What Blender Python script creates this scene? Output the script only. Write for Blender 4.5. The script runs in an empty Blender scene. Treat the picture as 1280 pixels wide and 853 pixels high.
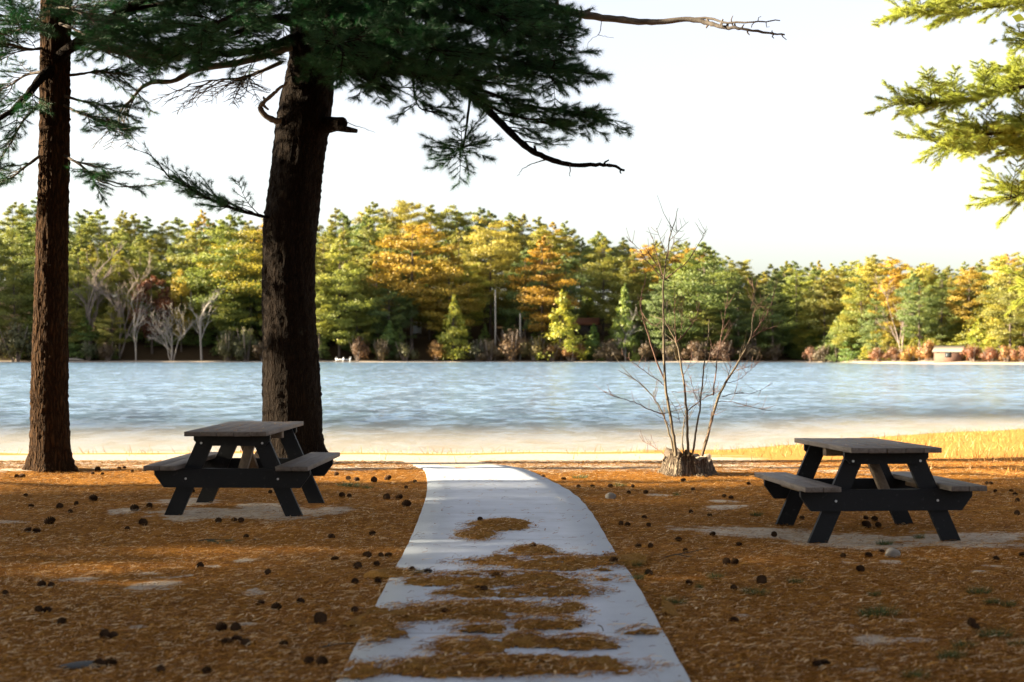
import bpy, math, random
import numpy as np
from mathutils import Vector

random.seed(7)
SHADE_SEED = 12
rng = np.random.default_rng(7)
SC = bpy.context.scene
COL = SC.collection
EYE, F, HOR = 1.45, 1778.0, 441.0          # eye height, focal length and horizon of the 1280 px photograph
WATER = -0.6
R = math.radians

# ------------------------------------------------------------------ lens helpers
def at(px, py, D):
    return np.array([(px - 640) / F * D, D, EYE - (py - HOR) / F * D])

def gnd(px, py, z=0.0):
    D = (EYE - z) * F / (py - HOR)
    return np.array([(px - 640) / F * D, D, z])

# ------------------------------------------------------------------ mesh building
class MB:
    def __init__(s):
        s.v, s.f, s.n = [], {}, 0
    def add(s, V, Fc, tint=0.5, mat=0):
        V = np.asarray(V, float).reshape(-1, 3); Fc = np.asarray(Fc, int)
        t = np.broadcast_to(np.asarray(tint, float), (len(Fc),))
        s.f.setdefault(Fc.shape[1], []).append((Fc + s.n, t, np.full(len(Fc), mat)))
        s.v.append(V); s.n += len(V)
    def box(s, c, size, M=None, tint=0.5, mat=0):
        h = np.array(size) / 2
        V = np.array([[x, y, z] for x in (-1, 1) for y in (-1, 1) for z in (-1, 1)]) * h
        if M is not None: V = V @ np.array(M).T
        Fc = [[0, 1, 3, 2], [4, 6, 7, 5], [0, 4, 5, 1], [2, 3, 7, 6], [0, 2, 6, 4], [1, 5, 7, 3]]
        s.add(V + np.array(c), Fc, tint, mat)
    def prism(s, poly, y0, y1, tint=0.5, mat=0):
        """closed outline in x,z, extruded along y"""
        n = len(poly)
        V = [[p[0], y0, p[1]] for p in poly] + [[p[0], y1, p[1]] for p in poly]
        s.add(V, [[i, (i + 1) % n, n + (i + 1) % n, n + i] for i in range(n)], tint, mat)
        s.add(V, [list(range(n))[::-1]], tint, mat)
        s.add(V, [list(range(n, 2 * n))], tint, mat)
    def tube(s, P, r, sides=6, tint=0.5, mat=0, cap=True):
        P = np.asarray(P, float); n = len(P)
        r = np.broadcast_to(np.asarray(r, float), (n,))
        T = np.gradient(P, axis=0); T /= np.linalg.norm(T, axis=1)[:, None] + 1e-9
        ref = np.array([0.31, 0.2, 0.93]) if abs(T[0][2]) < 0.8 else np.array([0.9, 0.3, 0.1])
        A = np.cross(T, ref); A /= np.linalg.norm(A, axis=1)[:, None] + 1e-9
        B = np.cross(T, A)
        a = np.linspace(0, 2 * np.pi, sides, endpoint=False)
        V = P[:, None, :] + r[:, None, None] * (np.cos(a)[None, :, None] * A[:, None, :] + np.sin(a)[None, :, None] * B[:, None, :])
        i = np.arange(n - 1)[:, None] * sides; k = np.arange(sides)[None, :]; k2 = (k + 1) % sides
        Fc = np.stack([i + k, i + k2, i + sides + k2, i + sides + k], -1).reshape(-1, 4)
        V = V.reshape(-1, 3)
        s.add(V, Fc, tint, mat)
        if cap:
            s.add(V[-sides:], [list(range(sides))], tint, mat)
            s.add(V[:sides], [list(range(sides))[::-1]], tint, mat)
    def mesh(s, name, mats, smooth=False):
        me = bpy.data.meshes.new(name)
        V = np.concatenate(s.v)
        loops, starts, tints, mi, pos = [], [], [], [], 0
        for k, L in s.f.items():
            Fc = np.concatenate([a for a, _, _ in L])
            loops.append(Fc.ravel()); starts.append(pos + np.arange(len(Fc)) * k); pos += Fc.size
            tints.append(np.concatenate([t for _, t, _ in L])); mi.append(np.concatenate([m for _, _, m in L]))
        loops = np.concatenate(loops); starts = np.concatenate(starts)
        me.vertices.add(len(V)); me.vertices.foreach_set('co', V.astype(np.float32).ravel())
        me.loops.add(len(loops)); me.loops.foreach_set('vertex_index', loops.astype(np.int32))
        me.polygons.add(len(starts)); me.polygons.foreach_set('loop_start', starts.astype(np.int32))
        for m in (mats if isinstance(mats, (list, tuple)) else [mats]): me.materials.append(m)
        me.polygons.foreach_set('material_index', np.concatenate(mi).astype(np.int32))
        at_ = me.attributes.new('tint', 'FLOAT', 'FACE'); at_.data.foreach_set('value', np.concatenate(tints).astype(np.float32))
        me.update(calc_edges=True)
        if smooth: me.polygons.foreach_set('use_smooth', np.ones(len(starts), bool))
        me.validate()
        return me

def link(name, data, parent=None, loc=None):
    o = bpy.data.objects.new(name, data); COL.objects.link(o)
    if parent is not None: o.parent = parent
    if loc is not None: o.location = Vector(loc)
    return o

def tag(o, label, cat, group=None):
    o['label'] = label; o['category'] = cat
    if group: o['group'] = group
    return o

def thing(name, label, cat, loc, rz=0.0, group=None):
    o = link(name, None, None, loc); o.rotation_euler = (0, 0, rz); o.empty_display_size = 0.2
    return tag(o, label, cat, group)

def kind(o, k):
    o['kind'] = k
    return o

def smooth(a, b, x):
    t = np.clip((np.asarray(x, float) - a) / (b - a), 0, 1)
    return t * t * (3 - 2 * t)

def unit(v):
    v = np.asarray(v, float); return v / (np.linalg.norm(v) + 1e-9)

def curve(P, n):
    """smooth resampling of a polyline (Catmull-Rom)"""
    P = np.asarray(P, float)
    if len(P) < 3: return P[0] + (P[-1] - P[0]) * np.linspace(0, 1, n)[:, None]
    Q = np.vstack([2 * P[0] - P[1], P, 2 * P[-1] - P[-2]]); out = []
    for u in np.linspace(0, len(P) - 1 - 1e-6, n):
        i = int(u); t = u - i; a, b, c, d = Q[i:i + 4]
        out.append(0.5 * ((2 * b) + (c - a) * t + (2 * a - 5 * b + 4 * c - d) * t * t + (3 * b - a - 3 * c + d) * t ** 3))
    return np.array(out)

# ------------------------------------------------------------------ materials
class NT:
    def __init__(s, name):
        s.m = bpy.data.materials.new(name); s.m.use_nodes = True
        s.t = s.m.node_tree; s.t.nodes.clear()
        s.out = s.t.nodes.new('ShaderNodeOutputMaterial')
    def n(s, typ, **kw):
        nd = s.t.nodes.new('ShaderNode' + typ)
        for k, v in kw.items():
            if k in nd.inputs: s.inp(nd, k, v)
            else: setattr(nd, k, v)
        return nd
    def inp(s, nd, k, v):
        if hasattr(v, 'is_output') or isinstance(v, bpy.types.NodeSocket): s.t.links.new(v, nd.inputs[k])
        else: nd.inputs[k].default_value = v
    def pos(s, sx=1, sy=1, sz=1, obj=False):
        c = s.n('TexCoord').outputs['Object'] if obj else s.n('NewGeometry').outputs['Position']
        mp = s.n('Mapping'); s.inp(mp, 'Vector', c); mp.inputs['Scale'].default_value = (sx, sy, sz)
        return mp.outputs[0]
    def noise(s, vec, scale, detail=4, rough=0.55, dist=0.0):
        nd = s.n('TexNoise', Scale=scale, Detail=detail, Roughness=rough, Distortion=dist); s.inp(nd, 'Vector', vec)
        return nd.outputs['Fac']
    def ramp(s, fac, stops):
        nd = s.n('ValToRGB'); s.inp(nd, 'Fac', fac); e = nd.color_ramp.elements
        while len(e) < len(stops): e.new(0.5)
        for el, (p, c) in zip(e, stops):
            el.position = p; el.color = tuple(c) + (1,) if len(c) == 3 else c
        return nd.outputs['Color']
    def mix(s, fac, a, b, blend='MIX'):
        nd = s.n('MixRGB', blend_type=blend); s.inp(nd, 'Fac', fac)
        for k, v in (('Color1', a), ('Color2', b)):
            s.inp(nd, k, tuple(v) + (1,) if isinstance(v, (tuple, list)) and len(v) == 3 else v)
        return nd.outputs[0]
    def math(s, op, a, b=0.5, clamp=False):
        nd = s.n('Math', operation=op, use_clamp=clamp)
        s.inp(nd, 0, a); s.inp(nd, 1, b)
        return nd.outputs[0]
    def attr(s, name):
        return s.n('Attribute', attribute_name=name).outputs['Fac']
    def bump(s, h, strength=0.5, dist=0.02):
        nd = s.n('Bump', Strength=strength, Distance=dist); s.inp(nd, 'Height', h)
        return nd.outputs[0]
    def principled(s, color, rough=0.8, normal=None, spec=0.3, **kw):
        nd = s.n('BsdfPrincipled', Roughness=rough)
        s.inp(nd, 'Base Color', tuple(color) + (1,) if isinstance(color, tuple) and len(color) == 3 else color)
        nd.inputs['Specular IOR Level'].default_value = spec
        for k, v in kw.items(): s.inp(nd, k.replace('_', ' '), v)
        if normal is not None: s.inp(nd, 'Normal', normal)
        s.t.links.new(nd.outputs[0], s.out.inputs[0])
        return s.m
    def surf(s, sh):
        s.t.links.new(sh, s.out.inputs[0]); return s.m

def mat_bark(name, dark, light, scale=1.0):
    t = NT(name)
    p = t.pos(9 * scale, 9 * scale, 1.6 * scale, obj=True)
    v = t.n('TexVoronoi', feature='DISTANCE_TO_EDGE', Scale=2.2); 
    w = t.n('TexNoise', Scale=1.3, Detail=3.0); t.inp(w, 'Vector', p)
    vm = t.n('VectorMath', operation='ADD'); t.inp(vm, 0, p); t.inp(vm, 1, w.outputs['Color'])
    t.inp(v, 'Vector', vm.outputs[0])
    ridge = t.math('MULTIPLY', v.outputs['Distance'], 3.0, True)
    n = t.noise(t.pos(30 * scale, 30 * scale, 12 * scale, obj=True), 1.0, 5, 0.65)
    c = t.mix(ridge, dark, light)
    c = t.mix(t.math('MULTIPLY', n, 0.8), c, tuple(x * 0.55 for x in dark))
    li = t.ramp(t.noise(t.pos(2, 2, 1.4, obj=True), 2.2, 6, 0.7), [(0.64, (0, 0, 0)), (0.7, (1, 1, 1))])
    c = t.mix(t.math('MULTIPLY', li, 0.25), c, (0.05, 0.048, 0.036))
    h = t.math('ADD', ridge, t.math('MULTIPLY', n, 0.5))
    return t.principled(c, 0.95, t.bump(h, 0.8, 0.025), 0.06)

def mat_leaf(name, stops, transl=0.35, use_obj=False, rough=0.55):
    """needles / leaves: each face takes its own shade of the plant's colour"""
    t = NT(name)
    c = t.ramp(t.attr('tint'), stops)
    if use_obj:
        c = t.mix(1.0, c, t.n('ObjectInfo').outputs['Color'], 'MULTIPLY')
    d = t.n('BsdfDiffuse'); t.inp(d, 'Color', c)
    tr = t.n('BsdfTranslucent'); t.inp(tr, 'Color', c)
    m = t.n('MixShader', Fac=transl); t.inp(m, 1, d.outputs[0]); t.inp(m, 2, tr.outputs[0])
    g = t.n('BsdfGlossy', Roughness=rough); g.inputs['Color'].default_value = (1, 1, 1, 1)
    m2 = t.n('MixShader', Fac=0.025); t.inp(m2, 1, m.outputs[0]); t.inp(m2, 2, g.outputs[0])
    return t.surf(m2.outputs[0])

def mat_wood(name, a, b, rough=0.75, paint=None):
    """weathered boards, grain along local y; an optional worn coat of paint"""
    t = NT(name)
    tn = t.attr('tint')
    p = t.pos(30, 1.6, 30, obj=True)
    off = t.n('VectorMath', operation='ADD'); t.inp(off, 0, p)
    cx = t.n('CombineXYZ'); t.inp(cx, 'Y', t.math('MULTIPLY', tn, 37.0)); t.inp(off, 1, cx.outputs[0])
    n = t.noise(off.outputs[0], 1.5, 6, 0.65, 0.4)
    c = t.ramp(n, [(0.3, a), (0.7, b)])
    c = t.mix(t.math('MULTIPLY', tn, 0.5), c, tuple(x * 0.6 for x in a))
    st = t.ramp(t.noise(t.pos(3, 3, 3, obj=True), 2.4, 5, 0.65), [(0.5, (0, 0, 0)), (0.62, (1, 1, 1))])
    c = t.mix(t.math('MULTIPLY', st, 0.4), c, tuple(x * 0.45 for x in a))
    if paint:
        wear = t.ramp(t.noise(t.pos(14, 14, 14, obj=True), 1.6, 6, 0.7), [(0.60, (0, 0, 0)), (0.70, (1, 1, 1))])
        c = t.mix(wear, t.mix(n, paint, tuple(x * 1.5 for x in paint)), c)
    return t.principled(c, rough, t.bump(n, 0.35, 0.004), 0.2)

def mat_plain(name, col, rough=0.7, var=0.35, scale=6.0, bump=0.2, spec=0.3, metal=0.0):
    t = NT(name)
    n = t.noise(t.pos(1, 1, 1, obj=True), scale, 5, 0.6)
    c = t.mix(n, tuple(x * (1 - var) for x in col), tuple(min(1, x * (1 + var)) for x in col))
    return t.principled(c, rough, t.bump(n, bump, 0.01), spec, Metallic=metal)

M = {}
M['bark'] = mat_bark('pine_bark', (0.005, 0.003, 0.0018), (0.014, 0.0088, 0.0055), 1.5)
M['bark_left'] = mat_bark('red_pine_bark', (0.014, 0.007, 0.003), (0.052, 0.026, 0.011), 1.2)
M['bark_far'] = mat_plain('far_bark', (0.075, 0.055, 0.042), 0.9, 0.4, 3.0)
M['bark_pale'] = mat_plain('pale_bark', (0.27, 0.235, 0.20), 0.85, 0.25, 3.0)
M['bark_grey'] = mat_plain('grey_bark', (0.17, 0.13, 0.105), 0.85, 0.3, 3.0)
M['deadwood'] = mat_plain('dead_wood', (0.075, 0.062, 0.052), 0.85, 0.45, 18.0, 0.5)
M['twig'] = mat_plain('twig_bark', (0.05, 0.036, 0.026), 0.85, 0.4, 20.0)
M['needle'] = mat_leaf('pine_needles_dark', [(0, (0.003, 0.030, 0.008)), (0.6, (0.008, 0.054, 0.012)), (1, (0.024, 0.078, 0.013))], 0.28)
M['needle_lit'] = mat_leaf('pine_needles_sunlit', [(0, (0.19, 0.25, 0.03)), (0.6, (0.38, 0.41, 0.055)), (1, (0.56, 0.52, 0.09))], 0.5)  # sunlit copy of the needles: sunshine is put into the raised colour
M['far_pine'] = mat_leaf('far_pine_leaf', [(0, (0.070, 0.105, 0.028)), (0.6, (0.165, 0.185, 0.036)), (1, (0.30, 0.275, 0.042))], 0.42, True)
M['far_gold'] = mat_leaf('far_gold_leaf', [(0, (0.15, 0.125, 0.018)), (0.6, (0.31, 0.24, 0.030)), (1, (0.44, 0.33, 0.040))], 0.42, True)
M['far_rust'] = mat_leaf('far_rust_leaf', [(0, (0.06, 0.022, 0.010)), (0.6, (0.12, 0.040, 0.014)), (1, (0.18, 0.07, 0.02))], 0.3, True)
M['shrub'] = mat_leaf('shrub_leaf', [(0, (0.07, 0.055, 0.035)), (0.6, (0.12, 0.10, 0.06)), (1, (0.2, 0.15, 0.08))], 0.3, True)
M['grass'] = mat_leaf('green_grass_blade', [(0, (0.018, 0.045, 0.010)), (1, (0.05, 0.085, 0.02))], 0.3)
M['dry_grass'] = mat_leaf('dry_grass_blade', [(0, (0.30, 0.125, 0.025)), (1, (0.48, 0.245, 0.06))], 0.3)
M['litter'] = mat_leaf('fallen_needle', [(0, (0.08, 0.030, 0.005)), (0.4, (0.30, 0.122, 0.015)), (0.75, (0.53, 0.255, 0.038)), (1, (0.68, 0.52, 0.32))], 0.12)
M['top_wood'] = mat_wood('weathered_board', (0.085, 0.066, 0.055), (0.17, 0.145, 0.128), 0.6)
M['brace_wood'] = mat_wood('bare_brace_wood', (0.10, 0.068, 0.044), (0.17, 0.12, 0.08), 0.75)
M['frame_wood'] = mat_wood('dark_painted_wood', (0.03, 0.03, 0.032), (0.05, 0.05, 0.052), 0.6, paint=(0.005, 0.0055, 0.007))
M['bolt'] = mat_plain('galvanised_bolt', (0.45, 0.46, 0.48), 0.45, 0.15, 40.0, 0.05, 0.5, 0.8)
M['cone'] = mat_plain('cone_scale', (0.045, 0.025, 0.014), 0.9, 0.7, 60.0, 0.3, 0.05)
M['stone'] = mat_plain('field_stone', (0.17, 0.15, 0.13), 0.85, 0.3, 14.0, 0.5)
M['slate'] = mat_plain('slab_stone', (0.05, 0.052, 0.055), 0.9, 0.3, 14.0, 0.5)
M['stump'] = mat_bark('stump_bark', (0.05, 0.036, 0.026), (0.21, 0.165, 0.12), 1.0)
M['stump_top'] = mat_plain('stump_cut', (0.22, 0.17, 0.125), 0.85, 0.35, 24.0, 0.5)
M['stem'] = mat_plain('sapling_bark', (0.085, 0.062, 0.036), 0.75, 0.35, 20.0)
M['stem_red'] = mat_plain('sapling_twig', (0.10, 0.052, 0.035), 0.75, 0.35, 20.0)
M['cabin_wall'] = mat_plain('cabin_board', (0.12, 0.066, 0.047), 0.85, 0.25, 3.0)
M['cabin_roof'] = mat_plain('cabin_shingle', (0.21, 0.175, 0.135), 0.85, 0.2, 4.0)
M['white_paint'] = mat_plain('white_paint', (0.74, 0.74, 0.74), 0.6, 0.1, 4.0)
M['rust_roof'] = mat_plain('rust_shingle', (0.22, 0.085, 0.04), 0.85, 0.25, 3.0)
M['dark_wall'] = mat_plain('dark_board', (0.07, 0.055, 0.045), 0.85, 0.25, 3.0)
M['glass'] = mat_plain('dark_pane', (0.02, 0.025, 0.03), 0.1, 0.1, 3.0, 0.0, 0.5)

# ------------------------------------------------------------------ terrain
FX = [-1500, -420, -300, -220, -160, -130, -108, 0, 30, 42, 50, 60, 66, 72, 80, 88, 97, 130, 200, 1500]
FY = [120, 150, 200, 235, 262, 289, 302, 309, 308, 304, 306, 310, 302, 276, 257, 246, 232, 190, 120, 60]
AX = [-300, -160, -110, -60, 0, 25, 45, 62, 80, 120]
AA = [26, 24, 17, 16, 16, 15, 12, 11, 10, 10]
def far_shore(x): return np.interp(x, FX, FY)
def near_shore(x): return 29.4 + 9.0 * smooth(2, 15, x) + 0.25 * np.sin(x * 0.9) + 0.12 * np.sin(x * 2.3 + 1) + 30 * smooth(20, 80, x)
PL = [(-0.77, 3.0), (-0.77, 6.7), (-0.785, 8.8), (-0.785, 10.5), (-0.82, 12.6), (-0.89, 14.8), (-1.06, 17.3), (-1.34, 19.2), (-1.75, 21.5)]
PR = [(0.785, 3.0), (0.785, 6.7), (0.78, 8.8), (0.745, 10.5), (0.715, 12.9), (0.60, 14.8), (0.22, 17.3), (-0.10, 18.9), (-0.5, 20.8)]
PLX, PLY = zip(*PL); PRX, PRY = zip(*PR)
def ground_h(x, y):
    x = np.asarray(x, float); y = np.asarray(y, float)
    yn = near_shore(x); yf = far_shore(x)
    s = (y - 17.3) / np.maximum(yn - 17.3, 1)
    near = np.where(s < 1, -0.6 * np.clip(s, 0, 1) ** 1.15, -0.6 - 0.03 * (y - yn))
    sf = y - yf
    sl = (far_shore(x + 3) - far_shore(x - 3)) / 6
    sf = np.where(sf > 0, sf / np.sqrt(1 + np.where((x > 55) & (x < 100), sl, 0) ** 2), sf)
    A = np.interp(x, AX, AA)
    far = np.where(sf < 0, WATER + 0.12 * sf, np.where(sf < 8, WATER + 0.075 * sf, WATER + 0.60 + A * (1 - np.exp(-np.maximum(sf - 8, 0) / 38))))
    h = np.maximum(np.maximum(near, far), -3.2)
    bumps = 0.018 * np.sin(x * 2.1 + 1.3 * np.sin(y * 0.9)) * np.sin(y * 1.7 + 0.6) + 0.010 * np.sin(x * 5.3 + 2) * np.sin(y * 4.7 + 1)
    pl_, pr_ = np.interp(y, PLY, PLX), np.interp(y, PRY, PRX)
    bumps *= smooth(0.05, 0.9, np.maximum(pl_ - x, x - pr_)) * (1 - smooth(17, 22, y))
    dip = -0.055 * np.exp(-(((x - 3.0) / 2.6) ** 2 + ((y - 11.9) / 1.8) ** 2)) * smooth(0.9, 1.6, np.abs(x))
    return h + bumps + dip

xs = np.unique(np.concatenate([np.arange(-9, 9.01, 0.075), np.arange(-20, 20, 0.6), np.arange(-130, 131, 4.0), np.linspace(-600, 600, 49)]).round(3))
ys = np.unique(np.concatenate([np.arange(4, 21.01, 0.075), np.arange(-20, 44, 0.5), np.arange(44, 225, 8.0), np.arange(225, 330, 1.5), np.arange(330, 480, 8), np.linspace(-200, 900, 45)]).round(3))
GX, GY = np.meshgrid(xs, ys)
GZ = ground_h(GX, GY)
nx, ny = len(xs), len(ys)
gb = MB()
ii = (np.arange(ny - 1)[:, None] * nx + np.arange(nx - 1)[None, :]).ravel()
gb.add(np.stack([GX, GY, GZ], -1).reshape(-1, 3), np.stack([ii, ii + 1, ii + nx + 1, ii + nx], -1))

def ell(px, py, rx, ry, z=0.0):
    """an ellipse seen on the ground -> centre and radii on the ground"""
    c = gnd(px, py, z); n_ = gnd(px, py + ry, z); f_ = gnd(px, max(py - ry, 449), z)
    return c[0], (n_[1] + f_[1]) / 2, rx * c[1] / F, abs(f_[1] - n_[1]) / 2
z5 = lambda x, y: (x / 2.783, 560 + y / 2.783)
z4 = lambda x, y: (400 + x / 2.783, 560 + y / 2.783)
z6 = lambda x, y: (820 + x / 2.783, 560 + y / 2.783)
SAND = []
for zx, zy, rx, ry in [(520, 478, 115, 30), (255, 455, 95, 12), (880, 497, 50, 14), (848, 393, 50, 8), (740, 408, 40, 8), (510, 436, 45, 7), (655, 443, 36, 7),
                       (478, 632, 36, 9), (850, 605, 50, 9), (40, 258, 70, 9), (420, 222, 66, 11), (700, 232, 200, 26), (960, 225, 210, 36), (1120, 215, 120, 22),
                       (640, 190, 140, 16), (60, 75, 140, 10), (900, 200, 120, 14)]:
    SAND.append(ell(*z5(zx, zy), rx / 2.783, ry / 2.783))
for zx, zy, rx, ry in [(300, 290, 260, 24), (650, 305, 300, 34), (1050, 315, 300, 36), (700, 330, 260, 26), (760, 688, 90, 24), (900, 684, 100, 12), (680, 633, 44, 9), (660, 413, 44, 8),
                       (820, 405, 66, 9), (240, 195, 66, 6), (240, 212, 90, 8), (1180, 408, 50, 7), (1130, 430, 50, 6), (560, 618, 50, 7), (720, 790, 70, 8), (300, 600, 60, 6), (860, 610, 60, 7), (20, 172, 60, 8)]:
    SAND.append(ell(*z6(zx, zy), rx / 2.783, ry / 2.783, -0.03))
m = np.full(GX.shape, -1.0)
for cx, cy, rx, ry in SAND:
    m = np.maximum(m, 1 - np.sqrt(((GX - cx) / (rx * 1.05)) ** 2 + ((GY - cy) / (ry * 1.05)) ** 2))
yb = 17.5 - 0.9 * smooth(0.5, 5, GX) - 0.35 * np.sin(GX * 1.3) - 0.3 * np.sin(GX * 3.1 + 1)
m = np.maximum(m, np.clip((GY - yb) / 1.8, -1, 1))
gold = (GY < near_shore(GX) + 0.3) * np.clip(smooth(2.5, 6, GX + 0.12 * (GY - 20)) * smooth(15.5, 17.5, GY) + 0.9 * np.exp(-((GY - near_shore(GX) + 2.2) / 1.0) ** 2) + 0.25 * smooth(16, 18, GY), 0, 1) * (GY < 80)
fsl = np.where((GX > 55) & (GX < 100), (far_shore(GX + 3) - far_shore(GX - 3)) / 6, 0)
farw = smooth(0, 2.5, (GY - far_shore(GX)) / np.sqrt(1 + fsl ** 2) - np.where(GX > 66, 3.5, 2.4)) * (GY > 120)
ground_me = None
t = NT('ground_litter_and_sand')
P0 = t.pos()
nA = t.noise(P0, 3.2, 5, 0.62); nB = t.noise(P0, 14, 5, 0.7); nC = t.noise(P0, 60, 3, 0.7)
f1 = t.noise(t.pos(150, 26, 50), 1.0, 4, 0.75, 1.2); f2 = t.noise(t.pos(30, 140, 50), 1.0, 4, 0.75, 1.2)
fib = t.math('ADD', t.math('MULTIPLY', f1, 0.5), t.math('MULTIPLY', f2, 0.5))
lit = t.ramp(fib, [(0.34, (0.045, 0.017, 0.003)), (0.46, (0.22, 0.086, 0.011)), (0.56, (0.43, 0.185, 0.021)), (0.70, (0.60, 0.34, 0.08))])
lit = t.mix(t.math('MULTIPLY', nA, 0.55), lit, (0.095, 0.044, 0.008))
sandc = t.ramp(t.math('ADD', t.math('MULTIPLY', nB, 0.6), t.math('MULTIPLY', nC, 0.4)), [(0.3, (0.22, 0.17, 0.125)), (0.55, (0.44, 0.36, 0.28)), (0.8, (0.58, 0.49, 0.40))])
sm = t.math('ADD', t.attr('sand'), t.math('MULTIPLY', t.math('SUBTRACT', t.noise(t.pos(0.7, 1, 1), 4.0, 9, 0.74), 0.52), 2.6))
smask = t.ramp(sm, [(0.10, (0, 0, 0)), (0.26, (1, 1, 1))])
gmask = t.ramp(t.math('ADD', t.attr('gold'), t.math('MULTIPLY', t.math('SUBTRACT', t.noise(t.pos(0.5, 1, 1), 2.3, 6, 0.65), 0.55), 1.6)), [(0.35, (0, 0, 0)), (0.6, (1, 1, 1))])
goldc = t.ramp(fib, [(0.3, (0.26, 0.11, 0.022)), (0.6, (0.42, 0.20, 0.045)), (0.8, (0.50, 0.30, 0.10))])
c = t.mix(gmask, t.mix(smask, lit, sandc), t.mix(smask, lit, goldc))
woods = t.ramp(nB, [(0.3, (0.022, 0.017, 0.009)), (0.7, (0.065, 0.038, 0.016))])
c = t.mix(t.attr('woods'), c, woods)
hgt = t.math('ADD', t.math('MULTIPLY', fib, 1.0), t.math('MULTIPLY', nB, 0.8))
gmat = t.principled(c, 0.95, t.bump(hgt, 0.7, 0.03), 0.1)
me = gb.mesh('ground', gmat, True)
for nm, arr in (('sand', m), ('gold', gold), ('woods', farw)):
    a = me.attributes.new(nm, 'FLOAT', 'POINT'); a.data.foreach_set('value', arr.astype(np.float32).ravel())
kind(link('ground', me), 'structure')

# lake
wx = np.unique(np.concatenate([np.arange(-40, 41, 1.0), np.linspace(-590, 590, 45)]).round(3))
wy = np.unique(np.concatenate([np.arange(26, 60, 0.5), np.arange(60, 330, 6.0), np.linspace(330, 400, 3)]).round(3))
WX, WY = np.meshgrid(wx, wy)
wb = MB(); ii = (np.arange(len(wy) - 1)[:, None] * len(wx) + np.arange(len(wx) - 1)[None, :]).ravel()
wb.add(np.stack([WX, WY, np.full(WX.shape, WATER)], -1).reshape(-1, 3), np.stack([ii, ii + 1, ii + len(wx) + 1, ii + len(wx)], -1))
t = NT('lake_water')
def nrm_noise(vec, scale, det, amp):
    nd = t.n('TexNoise', Scale=scale, Detail=det, Roughness=0.6); t.inp(nd, 'Vector', vec)
    sb = t.n('VectorMath', operation='SUBTRACT'); t.inp(sb, 0, nd.outputs['Color']); sb.inputs[1].default_value = (0.5, 0.5, 0.5)
    ml = t.n('VectorMath', operation='MULTIPLY'); t.inp(ml, 0, sb.outputs[0]); ml.inputs[1].default_value = (amp * 0.7, amp, 0.0)
    return ml.outputs[0]
def vadd(a_, b_):
    nd = t.n('VectorMath', operation='ADD'); t.inp(nd, 0, a_); t.inp(nd, 1, b_); return nd.outputs[0]
gust = t.noise(t.pos(0.014, 0.075, 1), 1.0, 4, 0.65, 0.3)
gamp = t.ramp(gust, [(0.32, (0.6, 0.6, 0.6)), (0.66, (1.15, 1.15, 1.15))])
nsum = vadd(vadd(nrm_noise(t.pos(2.2, 1.6, 1), 1.0, 4, 1.1), nrm_noise(t.pos(0.8, 0.42, 1), 1.0, 3, 1.0)), nrm_noise(t.pos(0.26, 0.12, 1), 1.0, 3, 0.45))
nm_ = t.n('VectorMath', operation='MULTIPLY'); t.inp(nm_, 0, nsum); t.inp(nm_, 1, gamp)
nz = t.n('VectorMath', operation='NORMALIZE'); t.inp(nz, 0, vadd(nm_.outputs[0], t.n('NewGeometry').outputs['Normal'])); bp = nz.outputs[0]
wp = t.n('BsdfPrincipled', Roughness=0.16, IOR=1.33); wp.inputs['Base Color'].default_value = (0.125, 0.205, 0.305, 1); t.inp(wp, 'Normal', bp)
wp.inputs['Specular IOR Level'].default_value = 0.5
tp = t.n('BsdfTransparent'); tp.inputs['Color'].default_value = (0.95, 0.97, 0.96, 1)
mx = t.n('MixShader'); t.inp(mx, 0, t.math('MULTIPLY', t.attr('shallow'), 0.74)); t.inp(mx, 1, wp.outputs[0]); t.inp(mx, 2, tp.outputs[0])
wm = t.surf(mx.outputs[0])
me = wb.mesh('lake_water', wm, True)
dep = np.maximum(WATER - ground_h(WX, WY), 0)
a = me.attributes.new('shallow', 'FLOAT', 'POINT'); a.data.foreach_set('value', np.exp(-(dep / 0.55) ** 2).astype(np.float32).ravel())
kind(link('water', me), 'structure')

# ------------------------------------------------------------------ path: pale access mat rolled out to the beach
NL = 260
cl, cr = curve([(x, y, 0) for x, y in PL], NL), curve([(x, y, 0) for x, y in PR], NL)
pb = MB(); K = 15
us = np.linspace(0, 1, K)
rows = cl[:, None, :] + (cr - cl)[:, None, :] * us[None, :, None]
rows[:, :, 2] = 0.016 + 0.004 * np.sin(rows[:, :, 1] * 9 + rows[:, :, 0]) * np.sin(rows[:, :, 0] * 3) + np.minimum(ground_h(rows[:, :, 0], rows[:, :, 1]), 0) - 0.045 * smooth(18.0, 20.5, rows[:, :, 1] + 0.5 * np.sin(rows[:, :, 0] * 7))
rows[:, [1, -2], :2] = rows[:, [0, -1], :2] + np.array([[0.006, 0], [-0.006, 0]])[None]
rows[:, [0, -1], 2] -= 0.05
rows[:, [0, -1], 0] += np.array([-0.004, 0.004])[None, :] + 0 * rng.normal(0, 0.005, (NL, 2))
ii = (np.arange(NL - 1)[:, None] * K + np.arange(K - 1)[None, :]).ravel()
pb.add(rows.reshape(-1, 3), np.stack([ii, ii + 1, ii + K + 1, ii + K], -1))
t = NT('path_mat')
p = t.pos(1, 1, 1)
n1 = t.noise(t.pos(1, 3.0, 1), 2.0, 5, 0.6); n2 = t.noise(p, 45, 4, 0.7)
wv = t.n('TexWave', wave_type='BANDS', bands_direction='Y', Scale=9.0, Distortion=0.6, Detail=2.0); t.inp(wv, 'Vector', p)
edge = t.attr('edge')
c = t.ramp(n1, [(0.25, (0.33, 0.36, 0.425)), (0.75, (0.44, 0.475, 0.545))])
c = t.mix(t.math('MULTIPLY', n2, 0.18), c, (0.36, 0.33, 0.30))
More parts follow.
